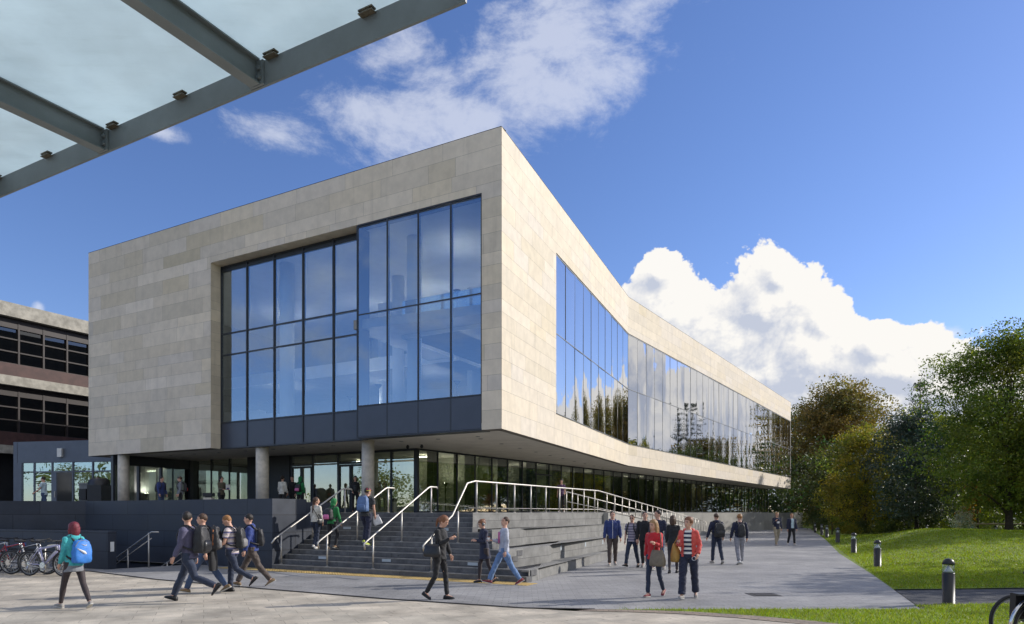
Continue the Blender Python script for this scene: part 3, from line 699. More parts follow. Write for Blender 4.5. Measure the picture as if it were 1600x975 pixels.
# inside: floors, gallery, columns, core walls
mb = MB(); mb.prism(poly_i, ZB+.26, 5.62); mb.box(3.4, 5.9, 2.0, 22, 9.25, 9.62, fF); mb.box(5.9, 25, 6.5, 22, 9.25, 9.62, fF)
mb.box(1, LA, 1.3, 7, 9.25, 9.62, fA); mb.box(0, LB-2, 1.3, 15, 9.25, 9.62, fB); obj('floor_slab', mb, 'floor_inside', lib)
mb = MB(); mb.box(1.2, 5.92, 1.95, 1.99, 9.1, 9.75, fF); mb.box(5.9, 5.95, 2, 22, 9.1, 9.75, fF); mb.box(5.9, 25, 6.42, 6.49, 9.1, 9.75, fF); obj('gallery_edge', mb, 'white_plaster', lib)
mb = MB(); mb.box(5.93, 5.94, 2, 22, 9.75, 10.7, fF); mb.box(1.2, 5.9, 1.96, 1.97, 9.75, 10.7, fF); obj('balustrade', mb, 'clear_glass', lib)
mb = MB(); mb.prism(poly_i, 13.6, 13.75); obj('ceiling', mb, 'white_plaster', lib)
mb = MB(); mb.box(3, 24.5, 13, 13.2, 5.63, 13.59, fF); mb.box(0, LB-1, 5.5, 5.7, 5.63, 13.59, fB); mb.box(10, LA, 6, 6.2, 5.63, 13.59, fA); obj('inner_wall', mb, 'wall_inside', lib)
for (m, tt, r) in ((13.0, 2.3, .34), (5.75, 2.6, .32), (9.4, 6.2, .3), (.9+1.2, 5.2, .3), (13, 9.5, .32), (5.7, 9.5, .32)):
    c = fF(m, tt, 0); b_ = MB(); b_.smooth = True; b_.lathe([(r, 5.62), (r, 13.6)], 20, (c[0], c[1], 0)); obj('column', b_, 'white_plaster', lib)
mb = MB(); rr = random.Random(3)
for i in range(26):                                # desks, shelves and screens
    m, tt = rr.uniform(3, 22), rr.uniform(2.6, 11); h = rr.choice((.75, .75, 1.3, 2.0)); mb.box(m, m+rr.uniform(.8, 1.9), tt, tt+.5, 5.625, 5.62+h, fF)
obj('furniture', mb, 'white_plaster', lib)
for i in range(7):                                 # the lit strip lamps and pendants seen through the glass
    for m in ():
        tt = 2.2+i*1.8 if m > 8 else 3.0+i*1.9
        mb = MB(); mb.box(m+.9-.3, m+.9+.3, tt, tt+.10, 13.42, 13.50, fF); pass
        obj('ceiling_lamp', mb, 'lamp_on', lib)
for m, tt in ((4.6, 4.2), (8.2, 3.2), (11.5, 5.0), (16, 4.), (5.0, 9.0), (9.0, 8.6), (13.5, 9.), (19, 8.)):   # uplighters added out of view to brighten the upper floors
    for z in ((5.63, 9.66) if tt > 6.6 or m < 5 else (5.63,)):
        x, y, _ = fF(m, tt, 0); mb = MB(); mb.lathe([(.16, z), (.16, z+.03), (.03, z+.04), (.03, z+1.75), (.17, z+1.95), (.165, z+1.95)], 12, (x, y, 0)); u_ = obj('fill_uplighter', mb, 'dark_metal', lib)
        mb = MB(); mb.lathe([(.125, z+1.951), (.125, z+1.953)], 10, (x, y, 0)); obj('fill_bulb', mb, 'fill_glow', u_).matrix_parent_inverse = Matrix.Identity(4)
# ground floor: glazing along the terrace, set back beneath the overhang
G0 = (-4.44, 32.0); aG = math.atan2(55, 37.1); fG = frame(G0, aG); LG = 66.3
def fE(m, t, z): return (G0[0]-U.x*m+V.x*t, G0[1]-U.y*m+V.y*t, z)
win = MB(); fr_ = MB(); n = 44
for i in range(n):
    a, b = LG*i/n, LG*(i+1)/n
    pane(win, fG, a+.03, b-.03, .03, TZ+.06, ZB-.02, .0015, 700+i, 4, 4)
    fr_.box(a-.035 if i else 0, a+.035, .0, .22, TZ, ZB+.02, fG)
    if i % 2: fr_.box(a+.04, a+.34, .35, .75, TZ, ZB+.02, fG)
fr_.box(0, LG, .0, .16, TZ, TZ+.07, fG); fr_.box(0, LG, .0, .2, ZB-.05, ZB+.02, fG); fr_.box(LG-.05, LG+.05, 0, .3, TZ, ZB, fG)
fr_.box(10.5, 12.3, -.01, .1, TZ+2.25, TZ+2.35, fG)
em = [0, 1.55, 3.2, 4.9, 6.6, 8.15]
for a, b in zip(em, em[1:]):
    pane(win, fE, a+.04, b-.04, .03, TZ+.06, TZ+2.42, .0012, int(a*50), 3, 3, True); pane(win, fE, a+.04, b-.04, .03, TZ+2.5, ZB-.03, .0012, int(a*50)+1, 3, 3, True)
for a in em: fr_.box(a-.05 if a else 0, a+.05, 0, .16, TZ, ZB+.02, fE)
for a, b in ((3.2, 4.9), (6.6, 8.15)): fr_.box(a, b, .004, .12, TZ+2.42, TZ+2.52, fE)
fr_.box(0, 8.15, 0, .14, ZB-.08, ZB+.02, fE)
for a, b in ((11.4, 12.9), (12.9, 14.4), (14.4, 16.0)):
    pane(win, fE, a+.03, b-.03, .03, TZ+.06, ZB-.03, .0015, int(a*50), 3, 3, True); fr_.box(a-.04, a+.04, 0, .16, TZ, ZB+.02, fE)
fr_.box(15.95, 16.1, -.2, .3, TZ, ZB+.02, fE)
fL = lambda m, t, z: fE(16.1+t, m, z)
for a, b in ((-4.6, -3.4), (-3.2, -2.0), (-1.9, -.4)):
    pane(win, fL, a+.03, b-.03, .0, TZ+.06, ZB-.5, .0015, int(a*50)+900, 3, 3); fr_.box(a-.05, a+.05, -.1, .1, TZ, ZB+.02, fL)
fr_.box(-4.6, 0, -.1, .1, ZB-.5, ZB+.02, fL); fr_.box(-4.7, 0, -.1, .1, TZ, TZ+.08, fL)
w_ = obj('ground_floor_glazing', fr_, 'dark_metal', lib); o = obj('glass', win, 'ground_glass', w_); o.matrix_parent_inverse = Matrix.Identity(4)
for q in ((8.2, 11.36, -.05, .3), (16.2, 16.9, -1.0, .6)): mb = MB(); mb.box(*q, TZ, ZB+.02, fE); obj('cladding_panel', mb, 'black_cladding', lib)
for a, b in ((3.2, 4.9), (6.6, 8.15)):              # double entrance doors
    mid = (a+b)/2
    for x0, x1, hx in ((a+.06, mid-.01, mid-.12), (mid+.01, b-.06, mid+.12)):
        mb = MB()
        for q in ((x0, x0+.07), (x1-.07, x1)): mb.box(q[0], q[1], -.035, .025, TZ+.02, TZ+2.40, fE)
        mb.box(x0, x1, -.03, .02, TZ+.02, TZ+.2, fE); mb.box(x0, x1, -.03, .02, TZ+2.3, TZ+2.4, fE)
        d_ = obj('door', mb, 'dark_metal', lib); h = MB(); h.box(hx-.015, hx+.015, -.09, -.05, TZ+.9, TZ+1.3, fE); o = obj('handle', h, 'steel', d_); o.matrix_parent_inverse = Matrix.Identity(4)
mb = MB(); mb.box(0, LG, 3.6, 3.8, TZ, ZB+.03, fG); mb.box(0, 16, 5.5, 5.7, TZ, ZB+.03, fE); mb.box(0, LG-1, .8, 5, TZ+.004, TZ+.012, fG); obj('inner_wall', mb, 'dark_inside', lib)
mb = MB(); rr = random.Random(8)
for i in range(30): s_ = rr.uniform(3, 60); mb.box(s_, s_+rr.uniform(.5, 1.6), 2.9, 3.2, TZ+.02, TZ+rr.uniform(1.2, 2.4), fG)
obj('bookcase', mb, 'timber', lib)
for s_ in (4.5, 12, 20, 29, 39, 50, 60):  # more added uplighters, lifting the dark rooms behind the ground floor glass
    x, y, _ = fG(s_, 2.0, 0); mb = MB(); mb.lathe([(.16, TZ+.01), (.16, TZ+.04), (.03, TZ+.05), (.03, TZ+1.4), (.17, TZ+1.6), (.165, TZ+1.6)], 12, (x, y, 0)); u_ = obj('fill_uplighter', mb, 'dark_metal', lib)
    mb = MB(); mb.lathe([(.12, TZ+1.601), (.12, TZ+1.603)], 10, (x, y, 0)); obj('fill_bulb', mb, 'fill_glow', u_)
for m, tt in ((1.6, 3.0), (4.4, 2.2), (6.6, 4.0), (12.4, 2.0), (14.2, 3.6)):
    mb = MB(); mb.box(m-.6, m+.6, tt, tt+.12, ZB-.12, ZB-.06, fE); obj('ceiling_lamp', mb, 'lamp_strong', lib)
for px, Y, r in ((410, 31.4, .29), (193, 35.45, .27), (575, 28.7, .262)):
    x = gx(px, Y); b_ = MB(); b_.smooth = True; b_.lathe([(r, TZ-.01), (r, ZB+.035)], 24, (x, Y, 0)); obj('column', b_, 'concrete', lib)
for px, Y in ((637, 30.6), (659, 30.4)):
    b_ = MB(); b_.ell((gx(px, Y), Y, ZB-.06), (.08, .08, .08), 10, 6); b_.box(gx(px, Y)-.04, gx(px, Y)+.04, Y-.04, Y+.04, ZB-.02, ZB+.035); obj('security_camera', b_, 'black_plastic', lib)
# ------------------------------------------------------------------ low glazed entrance block on the left
LO = (gx(182, 39.2), 39.2); lob = thing('entrance_block', 'low glass entrance block with a blue grey fascia, tucked left of the library', 'building', (LO[0], LO[1], TZ), world=True)
def fO(m, t, z): return (LO[0]-U.x*m*.92+V.x*t, LO[1]-U.y*m*.35+V.y*t, z)
def mo(px):                                        # where a photo column meets the block's front
    k = (px-CX)/F; return (k*LO[1]-LO[0])/(-U.x*.92+k*U.y*.35)
ox = [mo(p) for p in (180, 175, 144.5, 113.5, 81, 53, 34, 27)]
mb = MB(); mb.box(ox[0], ox[-1], 0, .3, 4.70, 5.95, fO); mb.box(ox[6], ox[7], -.02, .3, TZ, 4.7, fO); mb.box(ox[7]-.02, ox[7]+.3, -.02, 8, TZ, 5.95, fO); mb.box(ox[0]-6, ox[7], .3, 8, 5.7, 5.9, fO); obj('fascia', mb, 'grey_fascia', lob)
fr_ = MB(); win = MB()
for p in ox[1:7]: fr_.box(p-.05, p+.05, 0, .15, TZ, 4.7, fO)
ztr = 4.15
fr_.box(ox[1], ox[5], .01, .12, ztr-.04, ztr+.04, fO); fr_.box(ox[1], ox[6], .01, .12, TZ, TZ+.08, fO)
for k, (a, b) in enumerate(zip(ox[1:6], ox[2:7])):
    pane(win, fO, a+.05, b-.05, .05, ztr+.04, 4.68, .003, 40+k, 4, 4, True)
    if k != 2: pane(win, fO, a+.05, b-.05, .05, TZ+.08, ztr-.04, .004, 50+k, 4, 4, True)
w_ = obj('window', fr_, 'grey_fascia', lob); o = obj('glass', win, 'clear_glass', w_); o.matrix_parent_inverse = Matrix.Identity(4)
mb = MB(); mb.box(ox[4]-.42, ox[4]-.05, -.03, .03, TZ+.02, ztr-.05, fO); d_ = obj('door', mb, 'grey_fascia', lob)
h = MB(); h.box(ox[4]-.35, ox[4]-.31, -.08, -.04, TZ+.9, TZ+1.25, fO); o = obj('handle', h, 'steel', d_); o.matrix_parent_inverse = Matrix.Identity(4)
mb = MB(); mb.box(ox[0]-6, ox[7], 7.6, 7.9, TZ, 5.7, fO); mb.box(ox[2], ox[2]+.1, .3, 6, TZ, 5.7, fO); obj('inner_wall', mb, 'wall_inside', lob)
for i in range(5):
    mb = MB(); mb.box(ox[0]+.3+i*1.25, ox[0]+1.1+i*1.25, 3.4+.9*(i % 3), 3.55+.9*(i % 3), 4.66, 4.72, fO); obj('ceiling_lamp', mb, 'lamp_strong', lob)
for i in range(3):  # uplighters added as fill inside the dim entrance block
    x, y, _ = fO(ox[1]+1.2+i*2.2, 3., 0); mb = MB(); mb.lathe([(.16, TZ+.01), (.16, TZ+.04), (.03, TZ+.05), (.03, TZ+1.0), (.17, TZ+1.2), (.165, TZ+1.2)], 12, (x, y, 0)); u_ = obj('fill_uplighter', mb, 'dark_metal', lob)
    mb = MB(); mb.lathe([(.12, TZ+1.201), (.12, TZ+1.203)], 10, (x, y, 0)); obj('fill_bulb', mb, 'fill_glow', u_)
mb = MB(); x, y, _ = fO(mo(97), -.1, 0); mb.box(x-.13, x+.13, y-.1, y+.1, 5.0, 5.5); obj('wall_light', mb, 'white_paint', lob, bevel=.04)
# ------------------------------------------------------------------ older concrete block far left
BO = (gx(-6, 41.5), 41.5); brut = thing('concrete_block', 'older brown and grey concrete building with bands of dark windows, far left', 'building', (BO[0], BO[1], TZ), world=True)
aV = math.atan2(V.y, V.x); fV = lambda a, b, z: (BO[0]+V.x*a-U.x*b, BO[1]+V.y*a-U.y*b, z)
k41 = 41.5/F
zb = lambda y: HC+(HY-y)*k41
fl = [zb(467), zb(482), zb(583), zb(597), zb(693), zb(707)]
mb = MB(); mb.box(-1.6, 20, 0, .5, zb(489), zb(467), fV); mb.box(-1.6, 20, 0, .5, zb(598), zb(583), fV); mb.box(-1.6, 20, 0, .5, zb(707), zb(694), fV); obj('concrete_band', mb, 'rough_concrete', brut)
mb = MB(); mb.box(-1.6, 20, .9, 12, TZ, zb(470), fV); obj('wall', mb, 'black_cladding', brut)
mb = MB(); 
for y0, y1 in ((583, 562), (694, 672)): mb.box(-1.6, 20, .35, .9, zb(y0), zb(y1), fV)
obj('apron_panel', mb, 'panel_brown', brut)
for zt0, zb0 in ((489, 562), (598, 672), (707, 800)):
    fr_ = MB(); win = MB()
    for i in range(-1, 13):
        fr_.box(i*1.45-.05, i*1.45+.05, .4, .62, zb(zb0), zb(zt0), fV)
        if zb0 < 800: pane(win, fV, i*1.45+.05, i*1.45+1.4, .55, zb(zb0), zb(zt0+9), .004, i+zb0, 2, 2)
    if zb0 < 800:
        for f_ in (.0, .30, .62): y = zb0+(zt0+9-zb0)*f_; fr_.box(-1.6, 20, .42, .6, zb(y)-.04, zb(y)+.04, fV)
        fr_.box(-1.6, 20, .42, .6, zb(zt0+16), zb(zt0), fV)
    w_ = obj('window', fr_, 'frame_brown', brut)
    if win.v: o = obj('glass', win, 'office_glass', w_); o.matrix_parent_inverse = Matrix.Identity(4)
mb = MB(); mb.box(-1.6, 20, .3, 12, zb(467), zb(465), fV); obj('roof', mb, 'concrete', brut)
# ------------------------------------------------------------------ canopy overhead
can = thing('canopy', 'grey steel canopy with frosted glass panels reaching in overhead at the top left', 'canopy', (-6, 3, 0), world=True)
KZ = HC+3.2
def cray(px, py): Y = (KZ-HC)*F/(HY-py); return (gx(px, Y), Y)
K0 = Vector(cray(0, 307)); K1 = Vector(cray(727, 2)); kd = (K1-K0).normalized(); kn = Vector((-kd.y, kd.x)); 
if kn.y > 0: kn = -kn                              # towards the camera and beyond
def fK(a, b, z): p = K0+kd*a+kn*b; return (p.x, p.y, KZ+z)
KL = (K1-K0).length
def kpos(px, py): return (Vector(cray(px, py))-K0).dot(kd)
joints = [kpos(20, 300), kpos(166, 240), kpos(404, 138), KL-.02]; step = (joints[2]-joints[1]); joints = [joints[1]-step, joints[1], joints[2], joints[2]+step]
alls = [joints[0]-step*k for k in (3, 2, 1)]+joints
mb = MB(); mb.box(alls[0]-1, KL, -.02, .0, .0, .19, fK); obj('edge_beam', mb, 'canopy_steel', can)
for a in alls:
    mb = MB(); mb.box(a-.01, a+.01, .023, 9, .012, .178, fK); mb.box(a-.05, a+.05, .03, 9, -.0, .012, fK); mb.box(a-.05, a+.05, .03, 9, .178, .190, fK)
    c_ = obj('cross_beam', mb, 'canopy_steel', can)
    mb = MB(); mb.box(a-.07, a+.07, .002, .022, .004, .186, fK); obj('end_plate', mb, 'canopy_steel', c_)
    for x_ in (-.042, .042):
        for zz in (.055, .125): mb = MB(); mb.tube([fK(a+x_, .022, zz), fK(a+x_, .042, zz)], .018, 6); obj('bolt', mb, 'canopy_steel', c_)
for a, b in zip(alls, alls[1:]):
    mb = MB(); mb.box(a+.008, b-.008, -.06, 4.4, .204, .224, fK); obj('glass_panel', mb, 'frosted_glass', can)
    mb = MB(); mb.box(a+.008, b-.008, 4.43, 9, .204, .224, fK); obj('glass_panel', mb, 'frosted_glass', can)
    for x_ in (a+.16, (a+b)/2+.1):
        mb = MB(); mb.box(x_-.06, x_+.06, .004, .05, .172, .180, fK); mb.box(x_-.03, x_+.03, .01, .045, .180, .193, fK); mb.box(x_-.06, x_+.06, .004, .05, .193, .203, fK); obj('clip', mb, 'clip_metal', can)
for a in (alls[0], alls[3], alls[6]):
    mb = MB(); mb.smooth = True; x, y, _ = fK(a, 8.9, 0); mb.tube([(x, y, 0), (x, y, KZ)], .09, 14); obj('post', mb, 'canopy_steel', can)
mb = MB(); mb.box(alls[0]-1, KL, 9.003, 9.05, 0, .19, fK); obj('edge_beam', mb, 'canopy_steel', can)
# ------------------------------------------------------------------ trees and shrubs
leafmat('leaf_copper', (.185, .145, .045), transl=.4); leafmat('leaf_green', (.13, .17, .028), transl=.42); leafmat('leaf_yellow', (.23, .21, .03), transl=.45)
leafmat('leaf_dark', (.070, .095, .030), transl=.4); leafmat('leaf_gloss', (.065, .098, .075), .48, .15); leafmat('leaf_needle', (.045, .070, .038), .6, .1)
leafmat('leaf_white', (.50, .52, .46), .6, .3); leafmat('leaf_orange', (.30, .12, .025), .5, .4)
def leaf_cloud(C, rad, nper, size, r, flat=.7, tvar=.3, hue=.15):
    """leaf-sized diamonds scattered through clumps"""
    k = len(C); n = nper.sum(); idx = np.repeat(np.arange(k), nper)
    d = r.normal(0, 1, (n, 3)); d /= np.linalg.norm(d, axis=1)[:, None]; q = r.uniform(0, 1, n)**(1/2.2)
    P = C[idx]+d*(rad[idx]*q)[:, None]*np.array([1, 1, flat])
    tw = np.arange(n)//11*11; same = idx[tw] == idx                     # leaves gather along twigs
    P = np.where(same[:, None], P[tw], P)+r.normal(0, 1, (n, 3))*size*np.array([1.25, 1.25, .75])
    nrm = d*.6+r.normal(0, 1, (n, 3))*.75+np.array([0, 0, .5]); nrm /= np.linalg.norm(nrm, axis=1)[:, None]
    a = np.cross(nrm, r.normal(0, 1, (n, 3))); a /= np.linalg.norm(a, axis=1)[:, None]; b = np.cross(nrm, a)
    s = size*r.uniform(.6, 1.35, n)[:, None]
    v = np.stack([P-a*s*.5, P-b*s*.28+nrm*s*.05, P+a*s*.55, P+b*s*.28+nrm*s*.05], 1)
    ct = r.normal(0, tvar*.6, k)[idx]; t = np.exp(ct+r.normal(0, tvar*.5, n)); h = r.normal(0, hue, k)[idx]+r.normal(0, hue*.6, n)
    tone = np.c_[t*(1+h), t*(1+.15*h), t*(1-.4*h)].clip(.15, 3)
    return v.reshape(-1, 3), np.repeat(tone, 4, 0)
def crown_points(r, n, H, z0, R_, prof, lump=.28, shell=.5):
    out = []; ph = r.uniform(0, 6.28, 6)
    while len(out) < n:
        h = r.uniform(0, 1); a = r.uniform(0, 2*math.pi)
        R1 = R_*prof(h)*(1+lump*math.sin(2*a+ph[0]+5*h)*.6+lump*math.sin(3*a+ph[1]-7*h)*.6+lump*math.sin(9*h+ph[2]+a)*.5)
        q = r.uniform(0, 1)**shell
        out.append((R1*q*math.cos(a), R1*q*math.sin(a), z0+(H-z0)*h))
    return np.array(out)
ROUND = lambda h: max(.12, (1-abs(2*(h**.85)-.95)**2.3))**.55
DOME = lambda h: (max(.0, 1-max(0, (h-.30)/.70)**2.2))**.6*(.80+.2*min(1, h/.25))
SPREAD = lambda h: max(.1, 1-(max(0, h-.35)/.65)**1.9)*(.55+.45*min(1, h/.3))
def tree(name, label, loc, H, R_, z0, leaf, seed, ncl=70, nleaf=13000, size=.2, trunk=.25, prof=ROUND, crad=.20, group=None, lump=.28, cat='tree', flat=.7, limbs=16, tvar=.3):
    r = np.random.default_rng(seed); t_ = thing(name, label, cat, loc, 0, group)
    C = crown_points(r, ncl, H*.96, z0, R_*.86, prof, lump); rad = R_*crad*r.uniform(.6, 1.4, ncl)*2
    w = rad**2; nper = np.maximum(8, (nleaf*w/w.sum()).astype(int))
    v, tone = leaf_cloud(C, rad, nper, size, r, flat, tvar); me = np_mesh('crown', v, None, tone, 4); link('crown', me, leaf, t_)
    mb = MB(); mb.smooth = True; top = z0+(H-z0)*.62; n = 9; wob = r.normal(0, .05*R_, (n, 2)); wob[0] = 0
    tp = [(wob[i, 0]*(i/n), wob[i, 1]*(i/n), top*i/(n-1)) for i in range(n)]
    mb.tube([(0, 0, -.1)]+tp[1:], [trunk*1.25]+[trunk*(1-.78*i/(n-1)) for i in range(1, n)], 9)
    for j in r.choice(ncl, min(limbs, ncl), replace=False):
        c = C[j]; f = min(max((c[2]-.35*R_*.6)/top, .22), .95)*r.uniform(.55, .9); i = f*(n-1); i0 = min(int(i), n-2); p0 = Vector(tp[i0]).lerp(Vector(tp[i0+1]), i-i0)
        e = Vector(c); m1 = p0.lerp(e, .5)+Vector((r.normal(0, .06), r.normal(0, .06), .12))*R_*.5; rr = trunk*(1-.75*f)*.5
        mb.tube([p0, p0.lerp(m1, .5)+Vector((0, 0, .03*R_)), m1, e], [rr, rr*.75, rr*.5, rr*.15], 5, cap=False)
    obj('trunk', mb, 'bark', t_); return t_
def at(px, Y, z=0.): return (gx(px, Y), Y, z)
tree('copper_tree', 'tall copper green beech rising behind the far end of the library', at(1312, 105), 20.8, 10.0, 1.0, 'leaf_copper', 1, 150, 60000, .36, .5, DOME, .17, lump=.16)
tree('broad_tree', 'dark green broadleaf tree behind the copper tree, partly hidden by the library end', at(1240, 122), 19.5, 8.0, .6, 'leaf_dark', 2, 90, 20000, .36, .4, ROUND, .2)
tree('autumn_tree', 'small yellowing tree leaning over the shrub bed by the paving end', at(1352, 58), 8.8, 3.6, .8, 'leaf_yellow', 3, 80, 22000, .17, .16, ROUND, .2)
tree('glossy_tree', 'dark blue green glossy evergreen with bare stem, behind the mound', at(1432, 53), 9.6, 3.5, 1.2, 'leaf_gloss', 4, 80, 20000, .20, .17, ROUND, .19, lump=.4)
tree('lawn_tree', 'large green tree at the right edge, standing on the lawn behind the mound', at(1576, 45), 13.6, 5.2, 2.4, 'leaf_green', 5, 150, 62000, .17, .25, ROUND, .16, lump=.30, limbs=40)
tree('broad_tree', 'yellow green tree filling the gap between evergreen and large lawn tree', at(1490, 62), 10.2, 5.2, .6, 'leaf_green', 6, 90, 26000, .22, .2, ROUND, .19)
tree('broad_tree', 'round dark tree between the copper tree and the conifer', at(1398, 82), 12.0, 6.2, .3, 'leaf_copper', 7, 90, 24000, .30, .25, ROUND, .2)
tree('broad_tree', 'dark tree on the far right behind the lawn tree', at(1602, 74), 11.5, 6.2, .6, 'leaf_dark', 8, 80, 20000, .30, .25, ROUND, .2)
tree('broad_tree', 'shadowy green tree low behind the bench rail', at(1520, 88), 11.0, 7.0, .3, 'leaf_dark', 9, 90, 20000, .34, .25, ROUND, .2)
tree('broad_tree', 'dark understorey tree behind the yellowing tree', at(1345, 70), 9.0, 5.6, .2, 'leaf_dark', 10, 80, 18000, .28, .2, ROUND, .2)
tree('broad_tree', 'dark understorey tree low behind the glossy evergreen', at(1440, 70), 8.6, 5.6, .2, 'leaf_dark', 12, 80, 18000, .28, .2, ROUND, .2)
tree('maple', 'little orange leaved maple under the large lawn tree', at(1528, 50), 4.2, 1.0, 1.2, 'leaf_orange', 13, 18, 1500, .14, .07)
tree('columnar_tree', 'thin young columnar tree beside the path bollards', at(1300, 54), 4.9, .42, .5, 'leaf_yellow', 14, 30, 2300, .13, .05, lambda h: .6+.4*math.sin(math.pi*h), .32, limbs=10)
def conifer(loc, H, label, seed):
    r = np.random.default_rng(seed); t_ = thing('conifer', label, 'tree', loc); mb = MB(); mb.smooth = True
    mb.tube([(0, 0, -.1), (.05, 0, H*.5), (0, .05, H)], [.32, .2, .03], 9); C = []; rad = []
    z = H*.3
    while z < H*.985:
        f = (H-z)/(H*.7); L = min(.5+4.4*f**.8, 3.9); nb = r.integers(4, 7); a0 = r.uniform(0, 6.28)
        for j in range(nb):
            a = a0+2*math.pi*j/nb+r.normal(0, .25); l = L*r.uniform(.55, 1.1); e = Vector((l*math.cos(a), l*math.sin(a), z+l*r.uniform(-.02, .22)))
            mb.tube([(0, 0, z), e.lerp(Vector((0, 0, z)), .4), e], [.06*f+.02, .04*f+.015, .01], 5, cap=False)
            for q in np.linspace(.25, 1, max(3, int(l*2.6))): p = Vector((0, 0, z)).lerp(e, q); C.append(tuple(p+Vector((0, 0, .05)))); rad.append((.30+.28*f)*(.55+.45*q))
        z += r.uniform(.8, 1.3)*(.5+.75*f)
    C = np.array(C); rad = np.array(rad); v, tone = leaf_cloud(C, rad, np.full(len(C), 24), .16, r, .18, .2, .1)
    link('crown', np_mesh('crown', v, None, tone, 4), 'leaf_needle', t_); obj('trunk', mb, 'bark', t_)
conifer(at(1438, 80), 17.0, 'tall layered conifer standing clear above the other trees', 3)
def shrub(name, label, loc, H, R_, leaf, seed, n=1800, size=.12, group=None, flat=.8):
    r = np.random.default_rng(seed); C = crown_points(r, 26, H*.95, .05, R_*.8, lambda h: max(.2, 1-h**2.2), .3); rad = np.full(26, R_*.36)*r.uniform(.7, 1.3, 26)
    v, tone = leaf_cloud(C, rad, np.full(26, n//26), size, r, flat); v[:, 2] = np.maximum(v[:, 2], .0)
    o = link(name, np_mesh(name, v, None, tone, 4), leaf); o.location = loc; return tag(o, label, 'shrub', group)
shrub('flowering_shrub', 'shrub covered in white blossom at the edge of the mound', at(1506, 47), 1.9, 1.15, 'leaf_white', 21, 1500, .12)
rr = random.Random(4)
for i, (px, Y, h, w, lf) in enumerate(((1246, 92, 2.0, 2.2, 'leaf_green'), (1262, 84, 1.6, 2.0, 'leaf_yellow'), (1318, 57, .8, 1.0, 'leaf_green'), (1330, 55, .7, .9, 'leaf_yellow'), (1346, 56, .9, 1.1, 'leaf_dark'), (1378, 55, .9, 1.2, 'leaf_green'), (1396, 54, 1.1, 1.2, 'leaf_dark'), (1416, 55, .9, 1.1, 'leaf_green'), (1457, 52, 1.3, 1.2, 'leaf_dark'), (1476, 54, 1.6, 1.4, 'leaf_green'), (1286, 64, 1.5, 1.3, 'leaf_dark'), (1272, 70, 1.7, 1.5, 'leaf_dark'))):
    shrub('shrub', ['low green shrub at the foot of the trees', 'low yellow green shrub at the foot of the trees', 'low dark shrub at the foot of the trees'][('leaf_green', 'leaf_yellow', 'leaf_dark').index(lf)], at(px, Y), h, w, lf, 30+i, 1300, .14, 'shrubs at the foot of the trees')
# far wood closing the view and mirrored in the long window
r = np.random.default_rng(77); k = 240
a = np.linspace(R(19), R(105), k)+r.normal(0, .01, k); dist = r.uniform(96, 120, k); hh = r.uniform(2, 9.5, k)*np.where(a > R(38), 1.35, 1.)
C = np.c_[np.sin(a)*dist, np.cos(a)*dist, hh]; v, tone = leaf_cloud(C, r.uniform(2.2, 4.2, k), np.full(k, 190), .55, r, .8)
tag(link('far_wood', np_mesh('far_wood', v, None, tone, 4), 'leaf_dark'), kind='stuff')
k = 170; a = np.linspace(R(-165), R(-82), k)+r.normal(0, .01, k); dist = r.uniform(62, 90, k); hh = r.uniform(1.5, 7.5, k)
C = np.c_[np.sin(a)*dist, np.cos(a)*dist, hh]; v, tone = leaf_cloud(C, r.uniform(1.6, 3.2, k), np.full(k, 170), .45, r, .8)
tag(link('tree_line', np_mesh('tree_line', v, None, tone, 4), 'leaf_green'), kind='stuff')
k = 1500; P_ = reg_lawn(15.5, 44, 15)(r, k); k = len(P_)              # fallen leaves
v = np.empty((k, 4, 3)); a = r.uniform(0, 6.28, k); s_ = r.uniform(.025, .055, k)
z = np.array([lawn_h(x, y) for x, y in P_])+.045
for j, (dx, dy) in enumerate(((-1, 0), (0, -.55), (1.1, 0), (0, .55))): v[:, j] = np.c_[P_[:, 0]+s_*(dx*np.cos(a)-dy*np.sin(a)), P_[:, 1]+s_*(dx*np.sin(a)+dy*np.cos(a)), z+s_*r.uniform(-.3, .6, k)]
tag(link('fallen_leaves', np_mesh('fallen_leaves', v.reshape(-1, 3), None, np.repeat(r.uniform(.5, 1.5, (k, 1))*np.array([[1, .95, .8]]), 4, 0), 4), 'leaf_yellow'), kind='stuff')
# the trees on the right beyond the frame: they shade the plaza and show in the mirrored windows
proto = tree('plaza_tree', 'green tree right of the lawn, mirrored in the long ribbon window', (28.0, 22.5, 0), 11.5, 4.6, 2.6, 'leaf_green', 41, 60, 9000, .26, .24, ROUND, .17, 'trees right of the lawn', .4)
for (x, y, s_, rz) in ((33.5, 19.0, 1.0, 2.0), (37, 45, .85, 4.0), (40, 38, 1.15, 1.0), (47, 50, 1.1, 3.0), (58, 60, 1.2, 5.2), (76, 78, 1.35, 2.6), (56, 44, 1.3, 1.4), (66, 56, 1.3, 3.9), (60, 70, .95, .8), (38.5, 29.5, .9, 2.2), (27.5, 16.5, .8, 5.0)):
    c = copy_tree(proto); c.location = (x, y, 0); c.scale = (s_,)*3; c.rotation_euler.z = rz
# timber rail under the trees
t_ = thing('bench_rail', 'pale timber rail fence under the large tree at the far right', 'fence', at(1560, 50), world=True)
mb = MB(); mb.tube([at(1518, 50, .92), at(1640, 49, .92)], .06, 8); obj('rail', mb, 'timber', t_)
for px in (1524, 1582, 1636): mb = MB(); mb.tube([at(px, 50-.01*(px-1524)/1.2, -.02), at(px, 50-.01*(px-1524)/1.2, .9)], .06, 8); obj('post', mb, 'timber', t_)
